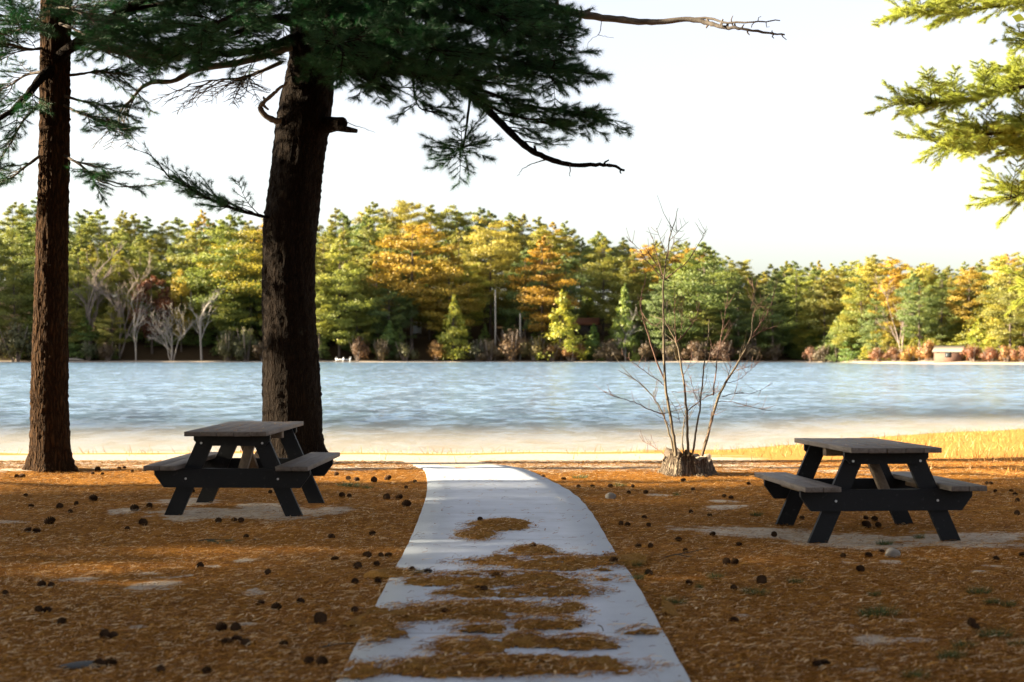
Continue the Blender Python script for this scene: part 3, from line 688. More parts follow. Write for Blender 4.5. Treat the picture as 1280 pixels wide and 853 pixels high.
# --- the slim pine at the left edge
DB = 17.7
Bt = thing('pine_tree', 'slim reddish pine trunk with feathery low sprays at the left edge', 'tree', (at(63, 592, DB)[0], DB, -0.02))
near_trunk(Bt, 'trunk', [(610, 34, 94), (590, 36.5, 91.5), (570, 39, 87), (500, 39.5, 84), (420, 42, 84), (350, 44.5, 84), (280, 47, 84.5), (220, 49.5, 85.5), (90, 51, 86.5), (0, 52, 89), (-150, 55, 86)], DB, M['bark_left'], 18.0, 9, 0.2)
limb(Bt, 'limb', W([(70, 75), (89, 59), (110, 45), (131, 30), (157, 10), (184, 0), (215, -5)], 17.6, 16.9), (0.075, 0.02), [dict(n=20, t=(0.3, 1.0), L=(0.35, 0.7), dir=(0.1, 0, -0.15))])
limb(Bt, 'limb', W([(150, 14), (197, 6), (226, 1), (250, -8)], 17.2, 16.9), (0.03, 0.012), [dict(n=12, t=(0.2, 1.0), L=(0.3, 0.6), dir=(0.2, 0, -0.15))])
limb(Bt, 'limb', W([(68, 84), (51, 98), (33, 121), (12, 140), (-20, 160)], 17.6, 16.9), (0.065, 0.02), [dict(n=13, t=(0.3, 1.0), L=(0.35, 0.75), dir=(-0.2, 0, -0.15))])
for pts, d0, d1, nn, dr in [
        ([(80, 132), (100, 142), (125, 152), (150, 168)], 17.6, 17.2, 8, (0.5, 0, -0.1)),
        ([(80, 120), (100, 126), (120, 130), (140, 138)], 17.6, 17.9, 6, (0.5, 0, -0.05)),
        ([(80, 195), (100, 206), (125, 226), (152, 234)], 17.6, 17.1, 7, (0.5, 0, 0.0)),
        ([(82, 95), (105, 92), (130, 90), (150, 95)], 17.7, 17.9, 8, (0.4, 0, 0.0)),
        ([(56, 60), (35, 62), (10, 55), (-20, 58)], 17.6, 17.0, 13, (-0.3, 0, 0.1)),
        ([(56, 30), (30, 22), (0, 20), (-30, 15)], 17.6, 17.1, 14, (-0.3, 0, 0.1)),
        ([(52, 130), (30, 150), (10, 185), (-10, 215)], 17.6, 17.2, 8, (-0.3, 0, -0.1)),
        ([(50, 195), (30, 210), (10, 225), (-15, 232)], 17.6, 17.3, 7, (-0.3, 0, 0.1)),
        ([(52, 90), (30, 95), (8, 110), (-20, 112)], 17.6, 18.3, 7, (-0.3, 0, 0.0)),
        ([(75, 30), (100, 40), (125, 60), (140, 70)], 17.5, 16.3, 15, (0.2, 0, 0.1)),
        ([(70, 10), (85, 10), (105, 20), (120, 30)], 17.5, 16.0, 14, (0.1, 0, 0.1)),
        ([(62, 40), (50, 30), (30, 35), (10, 45)], 17.4, 16.2, 14, (-0.2, 0, 0.1)),
        ([(85, 40), (120, 55), (160, 70), (190, 72)], 17.7, 17.5, 16, (0.3, 0, 0.1))]:
    limb(Bt, 'limb', W(pts, d0, d1), (0.02, 0.005), [dict(n=int(nn * 1.7), t=(0.15, 1.0), L=(0.25, 0.65), depth=1, dir=dr, leaf=0.4)], 'twig', nper=20, ln=0.085)
mb = MB(); clump_crown(mb, 6.6, 18, 3.0, 36, 70, 0.17, 6); link('crown', mb.mesh('crown', M['needle']), Bt, (0.1, 0, 0))

# --- sunlit pine whose boughs reach in at the right edge (trunk outside the frame)
DC = 26.0
Ct = thing('pine_tree', 'sunlit yellow green pine boughs reaching in at the upper right edge', 'tree', (at(1500, 560, DC)[0], DC, float(ground_h(12.6, DC))))
near_trunk(Ct, 'trunk', [(600, 1478, 1522), (500, 1482, 1518), (250, 1485, 1515), (0, 1487, 1513), (-200, 1489, 1511)], DC, M['bark_left'], 16.0, 21, 0.1)
for pts, d0, d1, r_, nn, ll, dr in [
        ([(1500, -40), (1400, -25), (1300, -2), (1240, 8), (1180, 17), (1125, 14)], 26, 24.2, 0.06, 36, (0.35, 0.7), (-0.3, 0, 0.05)),
        ([(1500, 70), (1400, 80), (1330, 92), (1280, 108), (1230, 120), (1180, 128), (1140, 132)], 26, 24.0, 0.06, 42, (0.35, 0.7), (-0.3, 0, 0.15)),
        ([(1500, 110), (1400, 130), (1330, 150), (1270, 165), (1220, 170), (1175, 185)], 26, 23.8, 0.06, 48, (0.4, 0.75), (-0.2, 0, 0.05)),
        ([(1500, 130), (1400, 160), (1340, 180), (1290, 185), (1250, 180), (1200, 165)], 26, 25.0, 0.05, 34, (0.4, 0.75), (-0.2, 0, 0.0)),
        ([(1500, 180), (1400, 200), (1330, 225), (1290, 240), (1260, 250)], 26, 24.2, 0.05, 26, (0.35, 0.6), (-0.25, 0, -0.05)),
        ([(1500, 60), (1400, 70), (1330, 85), (1300, 95), (1250, 95)], 26, 27.5, 0.05, 26, (0.4, 0.7), (-0.2, 0, 0.0)),
        ([(1500, 20), (1400, 30), (1330, 45), (1290, 50), (1270, 52)], 26, 24.5, 0.04, 18, (0.3, 0.6), (-0.2, 0, -0.1)),
        ([(1500, 300), (1400, 320), (1330, 345), (1295, 360)], 26, 24.2, 0.04, 14, (0.3, 0.45), (-0.25, 0, 0))]:
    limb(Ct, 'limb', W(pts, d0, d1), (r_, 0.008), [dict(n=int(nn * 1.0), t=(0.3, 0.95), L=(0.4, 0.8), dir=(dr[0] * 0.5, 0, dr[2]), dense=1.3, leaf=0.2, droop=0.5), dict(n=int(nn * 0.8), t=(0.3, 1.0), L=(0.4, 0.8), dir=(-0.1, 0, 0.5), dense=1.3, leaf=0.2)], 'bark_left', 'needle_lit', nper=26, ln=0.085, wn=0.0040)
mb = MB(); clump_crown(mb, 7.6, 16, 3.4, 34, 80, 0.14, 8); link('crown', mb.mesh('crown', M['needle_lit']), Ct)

# ------------------------------------------------------------------ stump with bare saplings
DS = 16.6
sp_ = gnd(859, 594); sp_[2] = float(ground_h(sp_[0], sp_[1])) - 0.01
St = thing('tree_stump', 'weathered tree stump with bare saplings growing out of its top', 'stump', sp_)
a = np.linspace(0, 2 * np.pi, 64, endpoint=False); zs_ = np.linspace(-0.05, 0.27, 14)
AA_, ZZ_ = np.meshgrid(a, zs_)
rim = 0.25 + 0.05 * np.sin(3 * a + 1) + 0.03 * np.sin(7 * a) + 0.02 * rng.normal(0, 1, 64) - 0.09 * np.exp(-((a - 0.15) / 0.5) ** 2) - 0.09 * np.exp(-((a - 6.28) / 0.4) ** 2)
rr_ = 0.255 * (1 + 0.10 * np.sin(2 * AA_ + 0.6) + 0.05 * np.sin(9 * AA_ + 4 * ZZ_) + 0.03 * np.sin(23 * AA_) + 0.03 * rng.normal(0, 1, AA_.shape)) + 0.09 * np.exp(-np.maximum(ZZ_, 0) / 0.09) * (1 + 0.5 * np.sin(5 * AA_))
zz_ = np.where(ZZ_ > 0, ZZ_ / 0.27 * rim[None, :], ZZ_)
V = np.stack([rr_ * np.cos(AA_), rr_ * 0.9 * np.sin(AA_), zz_], -1)
mb = MB(); i = np.arange(13)[:, None] * 64; kx = np.arange(64)[None, :]; k2 = (kx + 1) % 64
mb.add(V.reshape(-1, 3), np.stack([i + kx, i + k2, i + 64 + k2, i + 64 + kx], -1).reshape(-1, 4))
link('bark', mb.mesh('bark', M['stump'], True), St)
mb = MB(); inner = V[-1] * np.array([0.55, 0.55, 0.85]); cen = np.array([[0, 0, 0.17]])
mb.add(np.concatenate([V[-1] - [0, 0, 0.004], inner, cen]), np.stack([kx[0], k2[0], 64 + k2[0], 64 + kx[0]], -1))
mb.add(np.concatenate([inner, cen]), np.stack([kx[0], k2[0], np.full(64, 64)], -1))
link('cut_top', mb.mesh('cut_top', M['stump_top']), St)
zs3 = lambda x, y: (740 + x / 2.369, 260 + y / 2.369)
STEMS = [([(248, 735), (243, 690), (235, 640), (222, 560), (214, 470), (212, 380), (212, 300), (212, 215), (222, 150), (232, 80), (245, 40), (255, 0)], 0.021, 0.003, -0.1),
         ([(286, 735), (283, 690), (280, 600), (270, 500), (250, 400), (232, 365), (213, 332), (203, 332)], 0.018, 0.003, 0.05),
         ([(297, 735), (308, 660), (320, 590), (330, 480), (338, 420), (345, 375), (346, 330)], 0.013, 0.003, 0.1),
         ([(325, 735), (340, 680), (370, 570), (398, 515), (420, 480), (470, 385), (474, 340), (478, 300), (487, 200)], 0.020, 0.003, 0.0),
         ([(272, 735), (268, 690), (272, 640), (278, 600)], 0.010, 0.004, 0.12),
         ([(245, 735), (232, 680), (210, 610), (180, 560), (130, 510), (75, 480)], 0.012, 0.003, -0.05)]
TW = [([(212, 212), (170, 165), (140, 125), (110, 92)], .007), ([(212, 210), (195, 150), (180, 88)], .006), ([(210, 205), (180, 150), (160, 120)], .005), ([(216, 212), (250, 185), (285, 155), (320, 100), (342, 62)], .008),
      ([(222, 150), (205, 100), (190, 60)], .004), ([(228, 100), (255, 70), (285, 40)], .004), ([(222, 150), (240, 110), (262, 90)], .004),
      ([(250, 400), (246, 340), (243, 260)], .008), ([(254, 396), (285, 360), (306, 330), (318, 290)], .009), ([(262, 390), (266, 330), (266, 255)], .005),
      ([(220, 520), (190, 450), (165, 370), (148, 310), (145, 270), (155, 230), (162, 190)], .011), ([(148, 310), (170, 340), (195, 352)], .004),
      ([(472, 383), (500, 340), (525, 300), (550, 210)], .010), ([(470, 385), (510, 362), (552, 350)], .006), ([(475, 330), (490, 290), (520, 300)], .004), ([(470, 300), (480, 250), (470, 215)], .004),
      ([(208, 610), (170, 598), (130, 578), (80, 562), (35, 545)], .007), ([(215, 730), (185, 710), (148, 690)], .005), ([(222, 530), (180, 500), (130, 465), (85, 430)], .006),
      ([(360, 555), (366, 490), (374, 430), (390, 340), (402, 270)], .009), ([(374, 430), (395, 380), (415, 340)], .004), ([(370, 572), (420, 575), (470, 590), (535, 600)], .005), ([(385, 560), (430, 548), (480, 548), (535, 520)], .005),
      ([(284, 600), (315, 575), (350, 555), (378, 540)], .007), ([(395, 520), (440, 505), (490, 460)], .004), ([(400, 510), (410, 470), (405, 440)], .004), ([(320, 590), (300, 540), (290, 500)], .004),
      ([(225, 560), (250, 600), (262, 640)], .004), ([(235, 545), (280, 545), (330, 548), (380, 540)], .004), ([(270, 500), (290, 460), (296, 430)], .004), ([(330, 480), (350, 440), (372, 420)], .004), ([(420, 480), (450, 475), (490, 455)], .004),
      ([(232, 650), (200, 600), (180, 545)], .004), ([(330, 700), (350, 650), (356, 600)], .005)]
for pts, r0, r1, dd in STEMS:
    mb = MB(); C = curve([at(*zs3(x, y), DS + dd * (k / len(pts))) for k, (x, y) in enumerate(pts)], 36) - sp_
    C[:, :2] += rng.normal(0, 0.003, (36, 2)); mb.tube(C, np.linspace(r0, r1, 36), 7)
    for _ in range(7):
        k = random.randrange(12, 34); dv = unit(unit(C[k] - C[k - 1]) + rng.normal(0, 0.5, 3)); ll = random.uniform(0.12, 0.4)
        mb.tube([C[k], C[k] + dv * ll * 0.5 + rng.normal(0, .01, 3), C[k] + dv * ll + np.array([0, 0, 0.04])], [0.0045, 0.003, 0.0016], 4)
    link('sapling_stem', mb.mesh('sapling_stem', M['stem'], True), St)
for pts, r0 in TW:
    mb = MB(); d1 = random.uniform(-0.5, 0.5)
    C = curve([at(*zs3(x, y), DS + d1 * k / len(pts)) for k, (x, y) in enumerate(pts)], 20) - sp_
    C += rng.normal(0, 0.003, C.shape); mb.tube(C, np.linspace(r0, 0.0022, 20), 5)
    for _ in range(9):
        k = random.randrange(5, 19); dv = unit(C[k] - C[k - 1] + rng.normal(0, 0.6, 3) * 0.05 + np.array([random.choice((-1, 1)) * 0.03, 0, 0.03]))
        ll = random.uniform(0.06, 0.2); mb.tube([C[k], C[k] + dv * ll * 0.5, C[k] + dv * ll + [0, 0, 0.02]], [r0 * 0.5, 0.0022, 0.0016], 4)
    link('twig', mb.mesh('twig', M['stem_red'], True), St)

# ------------------------------------------------------------------ cones, tufts, stones, sprigs
def cone_mesh(seed, L, Wd, openness):
    q = np.random.default_rng(seed); mb = MB(); n = 52
    mb.tube([(0, 0, -L * .45), (0, 0, 0), (0, 0, L * .42)], [Wd * .14, Wd * .18, Wd * .06], 7)
    for k in range(n):
        u = (k + 0.5) / n; z = -L / 2 + L * u; env = math.sin(math.pi * (0.12 + 0.80 * u)) ** 0.8
        an = k * 2.39996; r = Wd / 2 * env * q.uniform(0.9, 1.08); ca, sa = math.cos(an), math.sin(an)
        d = np.array([ca, sa, 0]); tg = np.array([-sa, ca, 0]); up = np.array([0, 0, 1.0])
        w = Wd * 0.17 * (0.5 + env * 0.7)
        b0 = d * r * 0.25 + up * z; tip = d * r + up * (z + L * openness * (0.6 - u * 0.2))
        V = [b0 - tg * w * .5, b0 + tg * w * .5, tip + tg * w - up * L * .02, tip + d * r * .12 + up * L * .015, tip - tg * w - up * L * .02, (b0 + tip) / 2 + up * L * .06]
        mb.add(V, [[0, 1, 5], [1, 2, 5], [2, 3, 5], [3, 4, 5], [4, 0, 5]]); mb.add(V, [[0, 4, 3, 2, 1]])
    return mb.mesh('pine_cone', M['cone'])
CM = [cone_mesh(1, 0.082, 0.058, 0.10), cone_mesh(2, 0.070, 0.058, 0.05), cone_mesh(3, 0.100, 0.064, 0.13)]
CONES = [(z5, [(340, 73, 25), (322, 88, 14), (357, 90, 16), (460, 80, 14), (502, 80, 12), (58, 98, 22), (78, 96, 24), (415, 69, 14), (433, 68, 14), (90, 163, 18), (108, 200, 20), (208, 202, 30), (245, 221, 18), (265, 192, 20), (325, 172, 38), (172, 252, 40),
               (97, 284, 28), (128, 286, 30), (443, 280, 24), (468, 208, 34), (520, 200, 26), (497, 254, 44), (760, 252, 28), (815, 250, 24), (838, 250, 28), (856, 308, 22), (697, 408, 30), (1154, 307, 26), (1164, 384, 28),
               (1244, 408, 30), (1273, 370, 22), (932, 431, 30), (1235, 463, 30), (145, 474, 36), (178, 477, 30), (18, 505, 30), (135, 561, 34), (165, 563, 34), (216, 602, 40), (365, 646, 44), (395, 651, 34), (907, 539, 28), (961, 551, 40), (1045, 531, 32), (1234, 564, 28), (1115, 592, 60),
               (770, 622, 46), (820, 624, 46), (790, 672, 44), (825, 662, 40), (855, 676, 44), (988, 680, 36), (345, 748, 50), (385, 746, 46), (560, 770, 42), (719, 773, 38), (1075, 738, 44), (1120, 740, 48), (670, 150, 20), (940, 155, 14), (1170, 90, 22), (1212, 104, 24), (1240, 108, 24), (1190, 163, 26), (1215, 166, 22)]),
         (z4, [(41, 307, 26), (182, 296, 26), (133, 408, 36), (168, 371, 30), (212, 373, 24), (237, 370, 26), (197, 403, 24), (203, 463, 30), (320, 434, 22), (375, 440, 20), (557, 256, 24), (741, 350, 30), (600, 445, 32), (625, 446, 30), (545, 500, 34), (570, 502, 34), (434, 583, 30),
               (740, 765, 44), (772, 757, 46), (1020, 400, 36), (1143, 434, 34), (1128, 241, 20), (1143, 268, 18), (1047, 262, 22), (1070, 266, 24), (1150, 340, 22), (1106, 342, 18), (1247, 318, 20), (900, 133, 18), (948, 132, 18), (1009, 131, 22), (1074, 155, 18),
               (1133, 153, 20), (1087, 134, 14), (848, 106, 18), (776, 98, 12), (300, 136, 18), (330, 117, 12), (188, 110, 28), (235, 103, 28), (232, 167, 40), (275, 170, 30), (300, 192, 36)]),
         (z6, [(122, 221, 20), (187, 233, 20), (261, 172, 20), (237, 166, 18), (196, 299, 20), (411, 300, 26), (79, 317, 20), (289, 336, 20), (102, 358, 20), (245, 394, 34), (272, 395, 34), (368, 459, 46), (115, 468, 26), (271, 485, 30), (273, 597, 34), (560, 752, 38), (585, 747, 36),
               (1098, 605, 38), (1112, 622, 36), (508, 238, 18), (760, 244, 28), (730, 240, 20), (733, 260, 36), (773, 264, 28), (651, 374, 24), (739, 371, 30), (784, 359, 24), (842, 364, 24), (1183, 384, 26), (1274, 370, 22), (711, 418, 34), (1181, 150, 16), (1236, 148, 16), (1257, 181, 20),
               (1256, 222, 24), (1150, 122, 16), (1165, 122, 16), (1250, 160, 18), (322, 124, 14), (128, 143, 16), (95, 110, 20)])]
cones = []
for fn, L_ in CONES:
    for zx, zy, s in L_:
        px, py = fn(zx, zy); py += s / 2.783 * 0.35
        p = gnd(px, py); 
        for _ in range(2): p = gnd(px, py, float(ground_h(p[0], p[1])))
        dia = 0.80 * s / 2.783 * p[1] / F
        k = 2 if dia > 0.085 else random.choice((0, 1)); sc = float(np.clip(dia / (0.066, 0.062, 0.085)[k], 0.65, 1.2))
        o = link('pine_cone', CM[k]); o.scale = (sc,) * 3
        gz = 0.02 if on_path(np.array([p[0]]), np.array([p[1]]))[0] else float(ground_h(p[0], p[1]))
        o.location = (p[0], p[1], gz + 0.024 * sc); o.rotation_euler = (R(random.uniform(65, 115)), random.uniform(0, 6.28), random.uniform(0, 6.28))
        cones.append((o, px, py))

def tuft_mesh(seed, w, h, n):
    q = np.random.default_rng(seed); a = q.random(n) * 6.28; r = w * np.sqrt(q.random(n)) * 0.5
    b = np.stack([r * np.cos(a), r * np.sin(a) * 0.7, np.zeros(n)], -1); l = h * (0.4 + 0.6 * q.random(n))
    an = q.random(n) * 3.14; wv = np.stack([np.cos(an), np.sin(an), 0 * an], -1) * 0.0022
    lean = b * 0.8 + q.normal(0, 0.02, (n, 3)); mid = b + lean * 0.3 + np.array([0, 0, 1]) * (l * 0.6)[:, None]; tip = b + lean * 1.0 + np.array([0, 0, 1]) * l[:, None]
    V = np.stack([b - wv, b + wv, mid + wv * .8, mid - wv * .8, tip], 1); i = np.arange(n)[:, None] * 5
    mb = MB(); tt = q.random(n); mb.add(V.reshape(-1, 3), i + np.array([[0, 1, 2, 3]]), tt); mb.add(V.reshape(-1, 3), i + np.array([[3, 2, 4]]), tt)
    return mb.mesh('grass_tuft', M['grass'])
TM = [tuft_mesh(s, 0.30, 0.075, 260) for s in (1, 2, 3)]
tufts = []
for fn, L_ in [(z6, [(775, 575, 140), (1180, 655, 110), (1075, 705, 80), (1030, 742, 100), (1262, 697, 70), (905, 808, 90), (350, 506, 90), (485, 475, 50), (207, 455, 55), (1125, 512, 80), (1165, 545, 50), (72, 168, 30), (350, 222, 40), (795, 312, 60), (915, 287, 40), (1225, 553, 50), (70, 545, 70), (760, 512, 40), (150, 490, 30)]),
               (z4, [(1085, 415, 60), (1100, 460, 50), (905, 106, 50), (1040, 130, 50), (100, 134, 80), (340, 450, 40), (165, 138, 40)])]:
    for zx, zy, w in L_:
        px, py = fn(zx, zy); p = gnd(px, py); o = link('grass_tuft', random.choice(TM)); z = 0.016 if on_path(p[0:1], p[1:2])[0] else float(ground_h(p[0], p[1])) - 0.004
        o.location = (p[0], p[1], z); s = w / 2.783 * p[1] / F / 0.32; o.scale = (s, s, min(1.0, 0.5 + s * 0.4)); o.rotation_euler = (0, 0, random.uniform(-.5, .5))
        tufts.append((o, px, py))

def rock(name, p, size, mat, seed, label):
    import bmesh
    bm = bmesh.new(); bmesh.ops.create_icosphere(bm, subdivisions=4, radius=1.0); q = np.random.default_rng(seed); ph = q.uniform(0, 6, (8, 3)); fr = q.uniform(1, 4, (8, 3))
    for v in bm.verts:
        d = sum(math.sin(np.dot(fr[k], v.co) + ph[k][0]) for k in range(8)) / 8; v.co *= 1 + 0.25 * d
        v.co = Vector((v.co.x * size[0], v.co.y * size[1], v.co.z * size[2]))
    me = bpy.data.meshes.new(name); bm.to_mesh(me); bm.free(); me.materials.append(mat); me.polygons.foreach_set('use_smooth', np.ones(len(me.polygons), bool))
    o = link(name, me, None, (p[0], p[1], float(ground_h(p[0], p[1])) + size[2] * 0.45)); o.rotation_euler = (0, 0, random.random()); tag(o, label, 'stone')
rock('stone', gnd(*z4(1010, 176)), (0.055, 0.05, 0.045), M['stone'], 1, 'round pale stone among cones at the right path edge')
rock('stone', gnd(*z6(822, 374)), (0.065, 0.05, 0.045), M['stone'], 2, 'pale stone beside a cone in front of the right table')
rock('flat_stone', gnd(*z5(305, 750)), (0.13, 0.06, 0.018), M['slate'], 3, 'flat grey slab under two cones at the bottom left')
def sprig(px, py, L, ang, label, green=True):
    p = gnd(px, py); z = 0.022 if on_path(p[0:1], p[1:2])[0] else float(ground_h(p[0], p[1])) + 0.004
    o = thing('fallen_sprig', label, 'twig', (p[0], p[1], z)); wood = MB(); T = []
    grow(wood, T, (0, 0, 0.01), (math.cos(ang), math.sin(ang), 0.15), L, 1, 0.9, 0, 0.004)
    link('stem', wood.mesh('stem', M['twig']), o)
    if green:
        nb = MB(); add_tufts(nb, [a for a, _ in T], [b for _, b in T], 14, 0.05, 0.003); link('needles', nb.mesh('needles', M['needle_sprig']), o)
M['needle_sprig'] = mat_leaf('sprig_needle', [(0, (0.03, 0.07, 0.045)), (1, (0.08, 0.13, 0.08))], 0.25)
sprig(*z5(880, 325), 0.18, 1.2, 'upright grey green sprig on needles below left table')
sprig(*z4(345, 790), 0.16, 0.3, 'teal green sprig on needles at the near end of path')
sprig(*z4(405, 795), 0.10, 2.6, 'small green sprig beside larger one on the near path')
sprig(*z5(690, 335), 0.25, 0.2, 'long dark green twig lying below the left table')
sprig(*z4(985, 658), 0.14, 1.7, 'thin bare twig lying on the right of the mat', False)
sprig(*z6(30, 385), 0.3, 0.1, 'thin bluish twig lying just right of the path', False)
sprig(*z5(1110, 705), 0.2, 0.7, 'bare forked twig beside cones at lower left of mat', False)

# ------------------------------------------------------------------ far shore: trees
PROF_X = [-200, 0, 60, 100, 140, 180, 207, 235, 280, 322, 360, 400, 430, 460, 490, 520, 560, 600, 640, 680, 700, 730, 760, 800, 850, 880, 900, 920, 945, 970, 1000, 1050, 1100, 1150, 1200, 1250, 1280, 1500]
PROF_Y = [232, 245, 250, 262, 256, 263, 278, 264, 268, 272, 270, 266, 256, 251, 256, 252, 258, 262, 261, 272, 277, 284, 292, 298, 300, 303, 312, 325, 338, 330, 325, 326, 324, 328, 328, 320, 318, 310]

def far_tree_mesh(shape, seed, H, z0, rmax, nbr, per, size, leaf, barkm='bark_far', tr=0.26):
    wood = MB(); fol = MB(); q = np.random.default_rng(seed)
    bend = np.cumsum(q.normal(0, 0.05, (8, 2)), 0)
    pts = np.stack([bend[:, 0], bend[:, 1], np.linspace(-0.4, H * 0.97, 8)], -1)
    wood.tube(pts, np.linspace(tr, 0.04, 8), 7)
    clump_crown(fol, z0, H, rmax, nbr, per, size, seed, shape, 0, 0, wood)
    for _ in range(6):                                # a few dead snags below the crown
        z = q.uniform(H * 0.1, z0 + 0.5); an = q.random() * 6.28; l = q.uniform(0.5, 1.8)
        wood.tube([(0, 0, z), (math.cos(an) * l, math.sin(an) * l, z + 0.1)], [0.04, 0.012], 4, cap=False)
    return wood.mesh('trunk', M[barkm], True), fol.mesh('crown', M[leaf])
V_ = {}
V_['pine'] = [far_tree_mesh('pine', 100 + k, 20, (3.2, 5.5, 4.0, 2.4, 6.0, 3.0)[k], (4.8, 4.2, 4.5, 5.0, 4.2, 4.4)[k], (64, 54, 60, 70, 50, 64)[k], 250, 0.155, 'far_pine') for k in range(6)]
V_['gold'] = [far_tree_mesh(('pine', 'umbrella', 'pine', 'umbrella')[k], 200 + k, 20, (4.0, 5.5, 3.2, 4.6)[k], (4.5, 4.3, 4.3, 4.8)[k], (62, 54, 62, 56)[k], 255, 0.155, 'far_gold') for k in range(4)]
V_['cone'] = [far_tree_mesh('cone', 300 + k, 10, 0.7, (2.9, 3.1, 2.5)[k], 74, 90, 0.16, 'far_pine', tr=0.15) for k in range(3)]
V_['broad'] = [far_tree_mesh('round', 400 + k, 12, 2.5, 3.4, 46, 120, 0.18, ('far_gold', 'far_rust')[k], tr=0.2) for k in range(2)]

def bare_mesh(seed, H, mat, spread=0.5, stems=1, tw=0.02):
    q = random.Random(seed); mb = MB()
    def rec(p, d, L, r, k):
        pts = [np.array(p)]; d = unit(d)
        for _ in range(4):
            d = unit(d + np.array([q.gauss(0, .12), q.gauss(0, .12), q.gauss(0.03, .06)])); pts.append(pts[-1] + d * L / 4)
        mb.tube(pts, np.linspace(r, r * 0.6, 5), 5 if r > 0.04 else 3, cap=False)
        if k > 0:
            for _ in range(q.choice((3, 3, 4))):
                u = q.randint(1, 4); dd = d + spread * np.array([q.gauss(0, 1), q.gauss(0, 1), q.gauss(0.15, .5)])
                rec(pts[u], dd, L * q.uniform(0.5, 0.75), max(r * 0.55, tw), k - 1)
    for s in range(stems):
        rec((q.gauss(0, .15) * (stems > 1), q.gauss(0, .15) * (stems > 1), -0.2), (q.gauss(0, .25 if stems > 1 else .08), q.gauss(0, .1), 1), H * 0.5, 0.02 * H * (0.6 if stems > 1 else 0.9), 4)
    return mb.mesh('bare_tree', mat, True)
BARE = [bare_mesh(1, 11, M['bark_pale'], 0.45), bare_mesh(2, 10, M['bark_pale'], 0.5, 4), bare_mesh(3, 10, M['bark_pale'], 0.6), bare_mesh(4, 15, M['bark_grey'], 0.5, 1, 0.035), bare_mesh(5, 14, M['bark_grey'], 0.55, 2, 0.035), bare_mesh(6, 9, M['bark_pale'], 0.5)]

def shrub_mesh(seed, leafmat, w=1.0):
    fol = MB(); wood = MB(); q = np.random.default_rng(seed)
    for _ in range(14):
        an = q.random() * 6.28; r = q.uniform(0.2, 0.85); wood.tube([(0.1 * math.cos(an), 0.1 * math.sin(an), -0.1), (r * .6 * math.cos(an), r * .6 * math.sin(an), 0.6), (r * math.cos(an), r * math.sin(an), q.uniform(0.9, 1.35))], [0.03, 0.02, 0.008], 4, cap=False)
    for lobe in range(9):
        an = q.random() * 6.28; r = q.uniform(0, 0.75); cx_, cy_ = r * math.cos(an), r * math.sin(an); cz = q.uniform(0.35, 0.95) * (1.1 - 0.5 * r)
        k = 420; d = q.normal(0, 1, (k, 3)); d /= np.linalg.norm(d, axis=1)[:, None]; pt = np.array([cx_, cy_, cz]) + d * (q.uniform(0.22, 0.55) * q.random((k, 1)) ** 0.6 * (0.6 + 0.8 * q.random((k, 1)))) * [1, 1, 0.9]
        sd = np.cross(d + q.normal(0, .6, (k, 3)), q.normal(0, 1, (k, 3))); sd /= np.linalg.norm(sd, axis=1)[:, None]; tv = np.cross(d, sd); sz = 0.045 * (0.5 + q.random((k, 1)))
        fol.add(np.stack([pt - sd * sz, pt - tv * sz, pt + sd * sz, pt + tv * sz], 1).reshape(-1, 3), np.arange(k * 4).reshape(-1, 4), np.clip(q.random() * 0.6 + 0.4 * q.random(k), 0, 1))
    return wood.mesh('stems', M['bark_grey'], True), fol.mesh('foliage', leafmat)
SHR = [shrub_mesh(500 + k, M['shrub']) for k in range(4)]

TREES = []     # (object, kind word, px, row)
def put_tree(kd, k, x, y, H, name, colour=(1, 1, 1), wide=1.0):
    base = 20 if kd in ('pine', 'gold') else (10 if kd == 'cone' else 12)
    tm, cm = V_[kd][k % len(V_[kd])]
    o = link(name, None, None, (x, y, float(ground_h(x, y)) - 0.1)); s = H / base
    o.scale = (s * wide, s * wide, s); o.rotation_euler = (0, 0, random.uniform(0, 6.28))
    link('trunk', tm, o)
    c = link('crown', cm, o); c.color = tuple(colour) + (1,)
    return o
def pxof(x, y): return 640 + x / y * F
def jitter(base, a=0.16):
    g = random.uniform(1 - a, 1 + a); return (base[0] * g * random.uniform(.9, 1.12), base[1] * g, base[2] * g * random.uniform(.8, 1.2))

